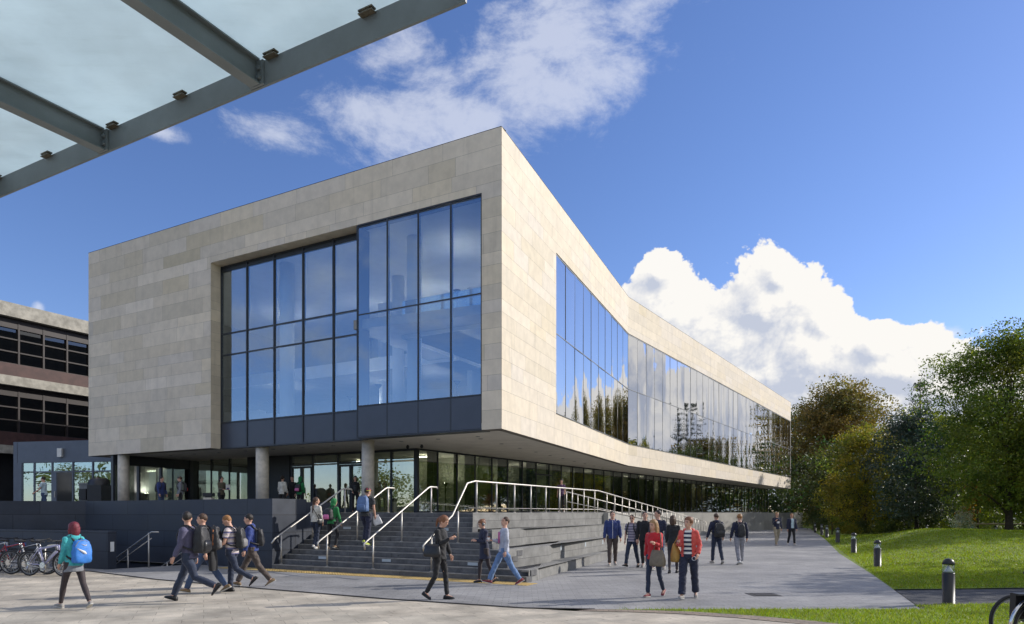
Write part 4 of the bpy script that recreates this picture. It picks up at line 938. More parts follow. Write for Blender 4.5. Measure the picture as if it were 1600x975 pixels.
# ------------------------------------------------------------------ bollards
def bollard():
    t_ = thing('bollard_light', 'x', 'bollard light', (0, 0, 0))
    mb = MB(); mb.smooth = True; mb.lathe([(.125, -.03), (.125, .01), (.108, .012), (.108, .585), (.098, .60), (.04, .60)], 28); obj('post', mb, 'bollard_paint', t_)
    mb = MB(); mb.smooth = True; mb.lathe([(.103, .602), (.103, .755)], 28); obj('lens', mb, 'lamp_glass', t_)
    mb = MB(); mb.smooth = True; mb.lathe([(.02, .605), (.085, .61), (.06, .66), (.028, .70), (.012, .745)], 24); obj('reflector', mb, 'lens', t_)
    mb = MB(); mb.smooth = True; mb.lathe([(.10, .757), (.108, .758), (.106, .785), (.095, .82), (.07, .85), (.035, .868), (.004, .873)], 28); obj('cap', mb, 'bollard_paint', t_)
    return t_
B0 = bollard(); lab = ['nearest dark bollard light, standing in the grass strip by the tarmac path', 'second dark bollard light along the paving edge, on the lawn past the path', 'third dark bollard light on the lawn along the paving edge', 'fourth dark bollard light up the paving edge, casting its shadow on bright grass']
for i, (px, Y) in enumerate(((1482, 13.1), (1371, 21.8), (1334, 29.3), (1309, 39.0), (1292, 47), (1284, 53), (1273.5, 60), (1365, 58), (1448, 49.5), (1556, 47))):
    o = B0 if i == 0 else copy_tree(B0); x = gx(px, Y); o.location = (x, Y, lawn_h(x, Y) if Y > 16 and i < 7 else .0)
    tag(o, lab[i] if i < 4 else ('small far bollard light where the paving meets the shrub bed' if i < 7 else ('far bollard light alone in front of the shrub bed, behind the lawn', 'far bollard light just showing over the crest of the mound', 'far bollard light under the large tree beside the timber rail')[i-7]), None, 'bollard lights along the lawn')
# ------------------------------------------------------------------ bicycles (local: rear wheel at the origin's left, front wheel right, along x)
for nm, col in (('bike_silver', (.50, .51, .55)), ('bike_lilac', (.36, .36, .55)), ('bike_black', (.03, .03, .035)), ('bike_red', (.35, .04, .04)), ('bike_white', (.7, .7, .7)), ('bike_blue', (.06, .12, .32))): mat(nm, col, .3, .06, 5.)
mat('chrome', (.66, .66, .66), .22, .05, metal=1.)
def bicycle(paint, loc, rz, label, group=None, fender=False, lean=.05):
    t_ = thing('bicycle', label, 'bicycle', loc, rz, group); t_.rotation_euler.x = lean
    def circ(mb, cx, r, tr, n=36, k=6):
        base = len(mb.v); mb.smooth = True
        for i in range(n):
            a = 2*math.pi*i/n
            for j in range(k):
                b = 2*math.pi*j/k; q = r+tr*math.cos(b); mb.v.append((cx+q*math.cos(a), tr*math.sin(b), .34+q*math.sin(a)))
        for i in range(n):
            for j in range(k): mb._f([base+i*k+j, base+((i+1) % n)*k+j, base+((i+1) % n)*k+(j+1) % k, base+i*k+(j+1) % k])
    for cx in (-.53, .53):
        mb = MB(); circ(mb, cx, .318, .022); w = obj('wheel', mb, 'rubber', t_)
        mb = MB(); circ(mb, cx, .292, .011, 36, 5); obj('rim', mb, 'grey_plastic', w)
        mb = MB()
        for i in range(20): a = 2*math.pi*i/20; mb.tube([(cx, .02*(-1)**i, .34), (cx+.288*math.cos(a), 0, .34+.288*math.sin(a))], .0028, 3, cap=False)
        mb.tube([(cx, -.05, .34), (cx, .05, .34)], .02, 8); obj('spokes', mb, 'chrome', w)
    mb = MB(); mb.smooth = True; bb = (-.09, 0, .30); hd, ht = (.37, 0, .74), (.345, 0, .86); se = (-.24, 0, .80)
    mb.tube([bb, se], .018, 8); mb.tube([bb, hd], .022, 8); mb.tube([(-.22, 0, .74), ht], .019, 8); mb.tube([hd, ht], .024, 8)
    for y in (-.055, .055): mb.tube([bb, (-.3, y, .32), (-.53, y, .34)], .011, 6); mb.tube([(-.23, y*.3, .77), (-.38, y, .56), (-.53, y, .34)], .009, 6)
    obj('frame', mb, paint, t_)
    mb = MB(); mb.smooth = True
    for y in (-.055, .055): mb.tube([(.38, y*.8, .70), (.46, y, .55), (.53, y, .34)], .013, 6)
    mb.tube([(.36, -.055, .72), (.36, .055, .72)], .018, 6); obj('fork', mb, 'black_plastic', t_)
    mb = MB(); mb.smooth = True; mb.tube([ht, (.335, 0, .94), (.40, 0, .97)], .014, 6); mb.tube([(.36, -.30, .985), (.40, -.14, .975), (.405, 0, .97), (.40, .14, .975), (.36, .30, .985)], .012, 6)
    h = obj('handlebar', mb, 'black_plastic', t_)
    for y in (-1, 1): mb = MB(); mb.smooth = True; mb.tube([(.365, y*.27, .984), (.345, y*.34, .985)], .018, 6); mb.tube([(.40, y*.2, .965), (.45, y*.27, .935)], .006, 4); obj('grip', mb, 'rubber', h)
    mb = MB(); mb.smooth = True; mb.tube([(-.235, 0, .78), (-.265, 0, .92)], .013, 6); obj('seat_post', mb, 'chrome', t_)
    mb = MB(); mb.smooth = True
    mb.rings([[(x, w*math.cos(2*math.pi*k/10), z+hh*math.sin(2*math.pi*k/10)) for k in range(10)] for (x, w, hh, z) in ((-.40, .05, .02, .955), (-.37, .075, .03, .955), (-.29, .07, .028, .95), (-.2, .035, .022, .945), (-.12, .018, .014, .94))]); obj('saddle', mb, 'black_plastic', t_)
    mb = MB(); mb.tube([(bb[0], -.05, .30), (bb[0], -.06, .30)], .085, 16); mb.tube([bb, (bb[0]+.1, -.075, .17)], .011, 5); mb.tube([bb, (bb[0]-.1, .075, .43)], .011, 5)
    for x, y, z in ((bb[0]+.1, -.12, .17), (bb[0]-.1, .12, .43)): mb.box(x-.04, x+.04, y-.045, y+.045, z-.012, z+.012)
    mb.tube([(-.53, -.05, .34), (-.53, -.06, .34)], .045, 12); mb.tube([(-.53, -.055, .384), (bb[0], -.055, .385)], .005, 4); mb.tube([(-.53, -.055, .296), (bb[0], -.055, .215)], .005, 4); obj('crankset', mb, 'chrome', t_)
    if fender:
        for cx in (-.53, .53):
            mb = MB(); mb.smooth = True; mb.tube([(cx+.365*math.cos(a), 0, .34+.365*math.sin(a)) for a in np.linspace(R(8), R(178), 18)], .026, 6, sy=1.); obj('mudguard', mb, 'chrome', t_)
        mb = MB(); mb.box(-.85, -.35, -.06, .06, .74, .76); obj('rack', mb, 'black_plastic', t_)
        for y in (-.16, .07): mb = MB(); mb.box(-.78, -.46, y, y+.09, .42, .74); obj('pannier', mb, 'black_plastic', t_, bevel=.03)
    return t_
bl = [('bike_lilac', 'pale lilac mountain bike at the open end of the cycle row'), ('bike_silver', 'silver bicycle second from the open end of the cycle row'), ('bike_black', 'black bicycle third from the open end of the cycle row'),
      ('bike_white', 'white framed bicycle further along the packed cycle row'), ('bike_red', 'dark red bicycle deep in the packed cycle row'), ('bike_blue', 'dark blue bicycle near the frame edge in the cycle row'), ('bike_silver', 'silver bicycle at the frame edge, deepest in the cycle row'), ('bike_black', 'black bicycle at the frame edge in front of the silver one')]
for i, (p, l) in enumerate(bl):
    Y = 18.75+.28*i; px = 72-13*i+(i % 2)*14; bicycle(p, (gx(px, Y)+.0, Y, 0.004), R(-6+(i*37 % 11)-4), l, 'bicycles parked in front of the cycle wall', lean=R((i*53 % 9)-4))
rail('cycle_stand', 'steel hoop stand between the parked bicycles', [(-13.2, 19.3, 0), (-13.2, 19.3, .72), (-13.25, 19.5, .8), (-13.5, 20.1, .8), (-13.55, 20.3, .72), (-13.55, 20.3, 0)], [(-13.2, 19.3, .004, .6)])['category'] = 'bicycle stand'
bicycle('bike_black', (7.0, 8.45, .004), R(4), 'black bicycle with mudguards and panniers parked at the bottom right corner', None, True)
bicycle('bike_black', (7.12, 9.0, .004), R(2), 'dark bicycle parked just behind the one with panniers, bottom right corner')
# ------------------------------------------------------------------ bins, drain cover
t_ = thing('litter_bin', 'big dark solar litter bin on the terrace in front of the glass block', 'bin', at(150, 32, TZ), world=True); bx0 = gx(132, 32); bx1 = gx(168, 32); bm_ = gx(146, 32)
mb = MB(); mb.box(bx0, bm_, 31.6, 32.3, TZ, 3.06); obj('side_panel', mb, 'grey_plastic', t_, bevel=.04)
mb = MB(); mb.box(bm_+.01, bx1, 31.5, 32.3, TZ, 3.02); mb.smooth = True; mb.tube([(bm_+.02, 31.9, 2.98), (bx1-.01, 31.9, 2.98)], .38, 20); obj('body', mb, 'black_plastic', t_)
mb = MB(); mb.box(bx0+.05, bm_-.05, 31.5, 31.61, 2.35, 2.85); obj('chute_door', mb, 'black_plastic', t_, bevel=.03)
mb = MB(); mb.box(bx0-.02, bm_, 31.55, 32.35, 3.06, 3.12); obj('lid', mb, 'grey_plastic', t_, bevel=.02)
t_ = thing('ash_bin', 'small pale ash bin standing on the terrace behind the parapet', 'bin', at(327, 29.5, TZ), world=True); x = gx(327, 29.5)
mb = MB(); mb.box(x-.17, x+.17, 29.3, 29.6, TZ, 2.40); obj('body', mb, 'concrete', t_, bevel=.02); mb = MB(); mb.box(x-.19, x+.19, 29.28, 29.62, 2.44, 2.60); mb.box(x-.12, x+.12, 29.35, 29.55, 2.38, 2.46); obj('hood', mb, 'black_plastic', t_)
t_ = thing('drain_cover', 'square iron drain cover let into the grey paving', 'drain cover', at(1193, 14.5, .004), world=True); x = gx(1193, 14.5)
mb = MB(); mb.box(x-.30, x+.30, 14.25, 14.8, .006, .012); obj('frame', mb, 'asphalt', t_)
mb = MB()
for i in range(9): mb.box(x-.22, x+.22, 14.31+i*.05, 14.34+i*.05, .012, .018)
obj('grate', mb, 'iron', t_)
# ------------------------------------------------------------------ people
def cloth(name, col, rough=.85, bands=None, freq=9., vert=False, var=.18):
    if name in MT: return name
    m = mat(name, col, rough, var, 9., .35, 22., sheen=.15)
    if bands:
        t = NT(m.node_tree); b = m.node_tree.nodes['Principled BSDF']; tc = t.n('ShaderNodeTexCoord').outputs['Object']; sp = t.n('ShaderNodeSeparateXYZ', i0=tc)
        f = t.m('FRACT', t.m('MULTIPLY', sp.outputs[2], freq)); cur = None
        for (lo, hi, c) in bands:
            k = t.m('MULTIPLY', t.m('GREATER_THAN', f, lo), t.m('LESS_THAN', f, hi)); cur = t.mix(k, cur if cur is not None else col, c)
        t.l(cur, b.inputs['Base Color'])
    return name
for nm, c in (('skin', (.62, .36, .26)), ('skin_tan', (.45, .26, .18))): 
    m = mat(nm, c, .55, .08, 8., spec=.4); m.node_tree.nodes['Principled BSDF'].inputs['Subsurface Weight'].default_value = .08; m.node_tree.nodes['Principled BSDF'].inputs['Subsurface Radius'].default_value = (.02, .008, .004)
mat('eye_dark', (.02, .015, .012), .3); mat('lips', (.38, .14, .12), .5)
for nm, c in (('hair_dark', (.022, .016, .012)), ('hair_brown', (.075, .040, .022)), ('hair_auburn', (.19, .075, .03)), ('hair_red', (.16, .018, .03)), ('hair_ginger', (.30, .14, .045)), ('hair_fair', (.36, .21, .09))): mat(nm, c, .5, .35, 45., .5, 90.)
cloth('denim', (.045, .075, .15)); cloth('denim_dark', (.022, .032, .062)); cloth('denim_light', (.13, .22, .40)); cloth('black_cloth', (.013, .013, .015)); cloth('navy', (.018, .022, .05))
cloth('brown_cloth', (.085, .065, .055)); cloth('grey_cloth', (.27, .27, .30)); cloth('khaki', (.33, .28, .20)); cloth('tights', (.035, .024, .026), .7); cloth('royal', (.022, .045, .20))
cloth('teal', (.06, .42, .44)); cloth('mauve', (.085, .080, .14)); cloth('white_knit', (.58, .56, .50)); cloth('green_hood', (.018, .19, .055)); cloth('charcoal', (.045, .047, .05)); cloth('sky_tee', (.48, .60, .66))
cloth('blue_jacket', (.03, .05, .17)); cloth('red_knit', (.50, .018, .025)); cloth('coral', (.62, .085, .07)); cloth('olive', (.095, .08, .05)); cloth('grey_hood', (.20, .21, .23)); cloth('purple', (.12, .06, .14)); cloth('pale_sweat', (.42, .44, .52))
cloth('stripe_navy', (.72, .71, .68), bands=[(0, .48, (.02, .022, .06))], freq=11.5); cloth('stripe_polo', (.50, .42, .42), bands=[(0, .30, (.12, .12, .24)), (.48, .62, (.68, .62, .58))], freq=8.5)
cloth('stripe_grey', (.17, .15, .21), bands=[(0, .35, (.42, .38, .42))], freq=12.)
mat('shoe_black', (.018, .018, .02), .5); mat('shoe_white', (.65, .64, .62), .6); mat('shoe_grey', (.30, .28, .26), .7); mat('shoe_red', (.20, .02, .03), .6); mat('shoe_tan', (.22, .15, .08), .7); mat('shoe_lime', (.55, .65, .08), .6); mat('sole', (.5, .49, .46), .7)
for nm, c in (('bag_blue', (.035, .20, .62)), ('bag_black', (.02, .02, .022)), ('bag_grey', (.22, .21, .21)), ('bag_denim', (.09, .16, .32)), ('bag_pink', (.62, .16, .34)), ('bag_mustard', (.42, .24, .06)), ('bag_khaki', (.20, .16, .11)), ('bag_orange', (.34, .12, .04)), ('bag_red', (.30, .03, .03)), ('cap_red', (.30, .02, .05)), ('cap_yellow', (.6, .45, .05)), ('paper', (.75, .75, .73)), ('emblem_white', (.68, .68, .70))): mat(nm, c, .6, .14, 14., .2, 40.)
mat('leather_black', (.018, .018, .02), .35, .2, 10., .2, 40.)
def remesh(mb, name, vox, smooth=2):
    me = weld(mb, name); o = bpy.data.objects.new('tmp', me); COL.objects.link(o)
    m = o.modifiers.new('r', 'REMESH'); m.mode = 'VOXEL'; m.voxel_size = vox; m.use_smooth_shade = True
    s_ = o.modifiers.new('s', 'SMOOTH'); s_.factor = .5; s_.iterations = smooth
    bpy.context.view_layer.update(); out = bpy.data.meshes.new_from_object(o.evaluated_get(bpy.context.evaluated_depsgraph_get()))
    bpy.data.objects.remove(o); out.name = name; return out
def add_shells(me, mb, mi=0):
    """append small closed shells (fingers, eyes) to a mesh"""
    bm = bmesh.new(); bm.from_mesh(me); V_ = [bm.verts.new(v) for v in mb.v]
    for k, f in enumerate(mb.f):
        try: q = bm.faces.new([V_[i] for i in f])
        except ValueError: continue
        q.material_index = mb.mi[k]; q.smooth = True
    bm.to_mesh(me); bm.free(); return me
def wrinkle(me, amp, seed, fz=1.):
    n = len(me.vertices); c = np.empty(n*3, np.float32); me.vertices.foreach_get('co', c); c = c.reshape(-1, 3); nr = np.empty(n*3, np.float32); me.vertices.foreach_get('normal', nr); nr = nr.reshape(-1, 3)
    r = np.random.default_rng(seed); h = np.zeros(n)
    for i in range(9):
        k = r.normal(0, 1, 3)*np.array([26, 26, 44*fz]); h += np.sin(c @ k+r.uniform(0, 6.28)+1.3*np.sin(c @ (k[::-1]*.5)+i))*r.uniform(.4, 1)
    me.vertices.foreach_set('co', (c+nr*(h*amp*.55)[:, None]).astype(np.float32).ravel()); me.update()
def rotx(a): return Matrix.Rotation(a, 3, 'X')
def capsule(mb, a, b, r0, r1, n=10, flat=1.):
    a, b = Vector(a), Vector(b); d = (b-a).normalized(); mb.tube([a-d*r0*.85, a-d*r0*.5, a, a.lerp(b, .5), b, b+d*r1*.5, b+d*r1*.85], [r0*.5, r0*.86, r0, (r0+r1)/2, r1, r1*.86, r1*.5], n, sy=flat)
def person(label, loc, yaw, H=1.75, fem=False, legs=((20, 6), (-16, 24)), arms=((-15, 12, 8), (15, 25, 8)), lean=3, head=(0, 0), top='navy', sleeve=1., bottom='denim', legw=1., skirt=None, tights=None, shoe='shoe_black', hair='hair_brown', hairstyle='short', skin='skin', hood=None, jacket=None, hem=.86, bulk=1., vox=.0125, extras=(), collar=False, feet=(0, 0), glasses=False, wide=1., bootcut=0.):
    """legs, arms: (right, left); leg = hip swing, knee bend; arm = swing, elbow bend, spread outwards. Local -Y is forward."""
    k = H/1.75; hw = .092 if not fem else .098; sw = .190 if not fem else .163; w = (.92 if fem else 1.)*wide
    hip = Vector((0, 0, .92)); T = Matrix.Rotation(R(lean), 3, 'X')      # leaning forward tips +Z towards -Y
    def tp(x, y, z): return hip+T @ Vector((x*k, y*k, (z-.92)*k)) if False else hip+T @ (Vector((x, y, z))-hip)
    legs = tuple((a*.88, b*.9) for a, b in legs); J = {}; sk = (1, -1)                                                # right is -X
    lowest = 9
    for i, s_ in enumerate((-1, 1)):
        a, kn = legs[i]; h = Vector((s_*hw, 0, .92)); d1 = Vector((0, -math.sin(R(a)), -math.cos(R(a)))); kne = h+d1*.43+Vector((s_*.004, 0, 0))
        a2 = a-kn; d2 = Vector((0, -math.sin(R(a2)), -math.cos(R(a2)))); an = kne+d2*.42
        ft = feet[i]+(min(0, a2)*.75 if a2 < -8 else max(0, a2)*.6)     # toes down behind, up in front
        fd = Vector((s_*.16, -math.cos(R(ft)), math.sin(R(ft)))).normalized(); J['leg%d' % i] = (h, kne, an, fd)
        up = Vector((0, 0, 1)); fu = (up-fd*up.dot(fd)).normalized(); J['fu%d' % i] = fu
        for q in (-.085, .17): lowest = min(lowest, (an+fd*q-fu*.075).z)
    dz = Vector((0, 0, -lowest))
    def arm(i):
        s_ = (-1, 1)[i]; a, el, sp = arms[i][:3]; tw = arms[i][3] if len(arms[i]) > 3 else 0
        sh = tp(s_*sw*w*.96, .01, 1.400); d1 = Vector((s_*math.sin(R(sp)), -math.sin(R(a))*math.cos(R(sp)), -math.cos(R(a))*math.cos(R(sp))))
        eb = sh+d1*(.285 if not fem else .27); a2 = a+el; d2 = Vector((s_*math.sin(R(sp*.4))-s_*math.sin(R(tw)), -math.sin(R(a2)), -math.cos(R(a2)))).normalized(); wr = eb+d2*(.245 if not fem else .23)
        return sh, eb, wr, d2
    A = [arm(0), arm(1)]
    HM = Matrix.Rotation(R(head[0]), 3, 'Z') @ Matrix.Rotation(R(head[1]), 3, 'X'); nk = tp(0, .0, 1.505)
    def hp(x, y, z): return nk+HM @ Vector((x, y, z))
    def fix(me_or_mb):
        for v in me_or_mb.vertices: v.co = (v.co+dz)*k
        return me_or_mb
    root = None
    # body: one continuous surface
    mb = MB(); W_ = w
    def ring(z, rx, ry, oy=0., n=18): return [tp(rx*W_*math.cos(2*math.pi*j/n), oy+ry*math.sin(2*math.pi*j/n), z) for j in range(n)]
    tors = [(.86, .12, .10, .0), (.93, .155, .112, .01), (1.04, .132 if fem else .145, .098, .0), (1.13, .122 if fem else .142, .095, -.005), (1.26, .150 if fem else .160, .115 if fem else .110, -.008), (1.36, .158 if fem else .172, .10, .0), (1.415, .128, .080, .006), (1.455, .078, .065, .01), (1.50, .058, .056, .008)]
    mb.rings([ring(*q) for q in tors])
    nr = .047 if fem else .056; capsule(mb, tp(0, .012, 1.44), hp(0, .004, .03), nr*1.1, nr)
    mb.ell(hp(0, .004, .130), (.079, .099, .109), 16, 10, HM); mb.ell(hp(0, -.032, .066), (.055, .064, .062), 12, 8, HM)
    mb.tube([hp(0, -.083, .135), hp(0, -.103, .10), hp(0, -.090, .088)], [.012, .017, .012], 8)
    for s_ in (-1, 1): mb.ell(hp(s_*.077, .012, .108), (.013, .024, .034), 8, 6, HM)
    for i, s_ in enumerate((-1, 1)):
        h, kne, an, fd = J['leg%d' % i]; mb.tube([h+Vector((0, 0, .03)), h-Vector((0, 0, .08)), h.lerp(kne, .5), kne, kne.lerp(an, .3), kne.lerp(an, .65), an], [.083, .080, .064, .046, .049, .039, .033], 12)
        capsule(mb, an-Vector((0, 0, .01)), an+fd*.11-J['fu%d' % i]*.045, .030, .022)
        sh, eb, wr, d2 = A[i]; mb.ell(sh, (.056, .056, .056), 10, 8); ar = .82 if fem else 1.
        mb.tube([sh, sh.lerp(eb, .5), eb, eb.lerp(wr, .3), eb.lerp(wr, .75), wr], [.05*ar, .046*ar, .038*ar, .040*ar, .031*ar, .026*ar], 10)
        mb.tube([wr-d2*.02, wr+d2*.03, wr+d2*.085], [.026, .036, .034], 10, sy=.62) if False else mb.ell(wr+d2*.045, (.030, .036, .052), 10, 8, d2.to_track_quat('Z', 'X').to_matrix())
    me = remesh(mb, 'person', vox, 2); sm = MB(); sm.smooth = True
    for i, s_ in enumerate((-1, 1)):
        sh, eb, wr, d2 = A[i]; fw = Vector((0, -1, 0)); fw = (fw-d2*fw.dot(d2)); fw = fw.normalized() if fw.length > .2 else Vector((0, 0, 1)); inn = d2.cross(fw)*(-1 if d2.cross(fw).x*s_ > 0 else 1)
        for j in range(4):                                              # four fingers, curled towards the palm, and a thumb
            o = wr+d2*.080+fw*(.024-.016*j); ln = (.036, .042, .039, .030)[j]
            p1 = o+d2*ln*.75+inn*ln*.12; p2 = p1+d2*ln*.5+inn*ln*.4; p3 = p2+d2*ln*.15+inn*ln*.45; sm.tube([o-d2*.025, o, p1, p2, p3], [.0085, .009, .008, .007, .004], 6)
        o = wr+d2*.02+fw*.026; sm.tube([o-fw*.012, o+fw*.014+d2*.02, o+fw*.022+d2*.045+inn*.01, o+fw*.018+d2*.065+inn*.018], [.011, .0105, .009, .005], 6)
    sm.cur = 1
    for s_ in (-1, 1): sm.ell(hp(s_*.031, -.081, .128), (.013, .008, .008), 8, 6, HM); sm.tube([hp(s_*.016, -.090, .148), hp(s_*.032, -.088, .153), hp(s_*.048, -.076, .148)], .005, 5)
    if glasses:
        for s_ in (-1, 1): sm.ell(hp(s_*.032, -.093, .126), (.026, .007, .018), 10, 6, HM); sm.tube([hp(s_*.056, -.085, .13), hp(s_*.078, .01, .13)], .004, 4)
    sm.cur = 2; sm.tube([hp(-.024, -.080, .058), hp(0, -.089, .056), hp(.024, -.080, .058)], [.004, .008, .004], 6)
    add_shells(me, sm); fix(me); root = link('person', me, [skin, 'eye_dark', 'lips']); root.location = loc; root.rotation_euler.z = R(yaw); tag(root, label, 'person')
    fseed = abs(hash(label[:12]+label[-9:])) % 50 if False else sum(map(ord, label)) % 50
    def child(name, me, m):
        if name in ('trousers', 'jumper', 'shirt', 'jacket'):           # folds in the cloth
            wrinkle(me, .0042, fseed)
        return link(name, fix(me), m, root)
    # trousers, tights or skirt
    legm = tights or bottom
    if legm:
        mb = MB(); W_ = w; add = .004 if tights else .013
        mb.rings([ring(z, rx+add, ry+add, oy) for z, rx, ry, oy in tors[:3]])
        for i in (0, 1):
            h, kne, an, fd = J['leg%d' % i]; lw = max(legw, .86) if not tights else .92
            mb.tube([h+Vector((0, 0, .04)), h-Vector((0, 0, .08)), h.lerp(kne, .5), kne, kne.lerp(an, .35), kne.lerp(an, .7), kne.lerp(an, .97)], [.098, .096*lw**.4, .080*lw**.7, .064*lw, .064*lw, (.058+bootcut*.5)*lw, (.053+bootcut)*lw] if not tights else [.088, .088, .073, .056, .058, .046, .039], 12)
        child('tights' if tights else 'trousers', remesh(mb, 'trousers', vox, 2), legm)
    if skirt:
        z1, mt_, nm = skirt; mb = MB(); mb.rings([ring(1.06, .15, .115), ring(.93, .175, .135), ring((.93+z1)/2, .185, .15), ring(z1, .20, .17)]); child(nm, remesh(mb, nm, vox, 2), mt_)
    # upper garment
    def garment(nm, mt_, add, hm, slv, vx, opened=False, puff=1.):
        mb = MB(); mb.rings([ring(hm, tors[1][1]*(1.0 if not fem else 1.02)+add*1.2, tors[1][2]+add*1.3, .008)]+[ring(z, rx+add*(1 if z < 1.40 else .8), ry+add, oy) for z, rx, ry, oy in tors if hm+.05 < z < 1.455]+[ring(1.468, .078+add*.5, .066+add*.5, .012)]+([ring(1.50, .068, .068, .012)] if collar else []))
        for i in (0, 1):
            sh, eb, wr, d2 = A[i]; ar = (.84 if fem else 1.)*puff; mb.ell(sh, (.056+add*.4,)*3, 10, 8)
            if slv > .55: e = eb.lerp(wr, (slv-.5)/.5*.98); mb.tube([sh, sh.lerp(eb, .5), eb, eb.lerp(e, .4), eb.lerp(e, .85), e], [.060*ar+add*.5, .055*ar+add*.5, .048*ar+add*.5, .048*ar+add*.5, .040*ar+add*.4, .036*ar+add*.3], 10)
            else: e = sh.lerp(eb, slv*1.5); mb.tube([sh, sh.lerp(e, .5), e], [.062*ar+add*.4, .062*ar+add*.4, .062*ar+add*.4], 10)
        me = remesh(mb, nm, vx, 2)
        if opened:
            bm = bmesh.new(); bm.from_mesh(me); Ti = T.inverted(); kill = [v for v in bm.verts if (lambda q: abs(q.x) < opened+.02*max(0, 1.3-q.z) and q.y < -.03)(Ti @ (v.co-hip)+hip)]; bmesh.ops.delete(bm, geom=kill, context='VERTS'); bm.to_mesh(me); bm.free()
        return child(nm, me, mt_)
    g = garment('jumper' if sleeve > .6 else 'shirt', top, .016*bulk, hem if not jacket else .93, sleeve if not jacket else .3, vox)
    if jacket: garment('jacket', jacket, .032*bulk, hem, 1., vox, .075)
    if hood:
        mb = MB(); 
        if hood[1] == 'up': mb.ell(hp(0, .025, .125), (.105, .115, .135), 14, 10, HM); mb.ell(hp(0, .05, .02), (.09, .09, .09), 12, 8)
        else: mb.ell(tp(0, .085, 1.44), (.10, .055, .065), 12, 8); mb.tube([tp(-.09, -.03, 1.445), tp(-.10, .05, 1.475), tp(0, .085, 1.49), tp(.10, .05, 1.475), tp(.09, -.03, 1.445)], .032, 8)
        me = remesh(mb, 'hood', vox, 2)
        if hood[1] == 'up':
            bm = bmesh.new(); bm.from_mesh(me); Hi = HM.inverted(); kill = [v for v in bm.verts if (lambda q: q.y < -.045 and q.z > .0)(Hi @ (v.co-nk))]; bmesh.ops.delete(bm, geom=kill, context='VERTS'); bm.to_mesh(me); bm.free()
        link('hood', fix(me), hood[0], g)
    for i in (0, 1):                                                    # shoes
        h, kne, an, fd = J['leg%d' % i]; fu = J['fu%d' % i]; sd_ = fd.cross(fu); mb = MB(); mb.smooth = True; fw = .9 if fem else 1.
        prof = ((-.090, .028, .035), (-.075, .038, .075), (-.02, .041, .088), (.04, .043, .070), (.10, .046, .050), (.15, .040, .036), (.178, .018, .020))
        mb.rings([[an+fd*q*fw-fu*.072+sd_*wd*fw*math.cos(2*math.pi*j/12)+fu*(hh*.5+hh*.5*math.sin(2*math.pi*j/12)) for j in range(12)] for q, wd, hh in prof])
        s_ = child('shoe', mesh_of(mb, 'shoe'), shoe); mb = MB()
        mb.rings([[an+fd*q*fw-fu*(.076-.011*t_)+sd_*wd*fw*c for (c, t_) in ((-1.05, 0), (1.05, 0), (1.05, 1.5), (-1.05, 1.5))] for q, wd in ((-.092, .024), (-.08, .037), (-.02, .042), (.1, .047), (.152, .04), (.182, .016))])
        link('sole', fix(mesh_of(mb, 'sole')), 'sole' if shoe != 'shoe_black' else 'shoe_black', s_)
    # hair
    mb = MB(); mb.smooth = True; big = 1.0 if hairstyle == 'short' else 1.07
    mb.ell(hp(0, .018, .148), (.087*big, .100*big, .104*big), 20, 14, HM)
    if hairstyle in ('bob', 'long'):
        ln = .0 if hairstyle == 'bob' else -.14
        mb.tube([hp(0, .05, .14), hp(0, .062, .05), hp(0, .068, ln-.02), hp(0, .065, ln-.06)], [.09, .088, .07, .03], 14)
        for s_ in (-1, 1): mb.tube([hp(s_*.066, .0, .16), hp(s_*.078, .0, .08), hp(s_*.072, .0, ln+.01), hp(s_*.065, .01, ln-.05)], [.026, .030, .026, .010], 8)
    if hairstyle in ('tail', 'bun'):
        mb.ell(hp(0, .10, .19 if hairstyle == 'bun' else .15), (.05, .045, .05), 10, 8)
        if hairstyle == 'tail': mb.tube([hp(0, .10, .17), hp(0, .135, .10), hp(0, .12, .0), hp(0, .10, -.07)], [.035, .034, .026, .008], 8)
    if hairstyle == 'plait': mb.tube([hp(0, .09, .10), hp(0, .10, .0), tp(.02, .15, 1.36), tp(.03, .155, 1.2)], [.045, .036, .03, .012], 8)
    me = remesh(mb, 'hair', .009, 1); bm = bmesh.new(); bm.from_mesh(me); Hi = HM.inverted()
    kill = [v for v in bm.verts if (lambda q: q.y < -.028 and q.z < (.185 if hairstyle != 'bob' else .17)-.25*abs(q.x) and abs(q.x) < .07)(Hi @ (v.co-nk))]
    if hairstyle == 'short': kill += [v for v in bm.verts if v not in set(kill) and (lambda q: (q.z < .10 and q.y < .03) or q.z < .065)(Hi @ (v.co-nk))]
    bmesh.ops.delete(bm, geom=list(set(kill)), context='VERTS'); bm.to_mesh(me); bm.free()
    wrinkle(me, .0035, 7, .5)
    if hairstyle != 'none' and not (hood and hood[1] == 'up'): child('hair', me, hair)
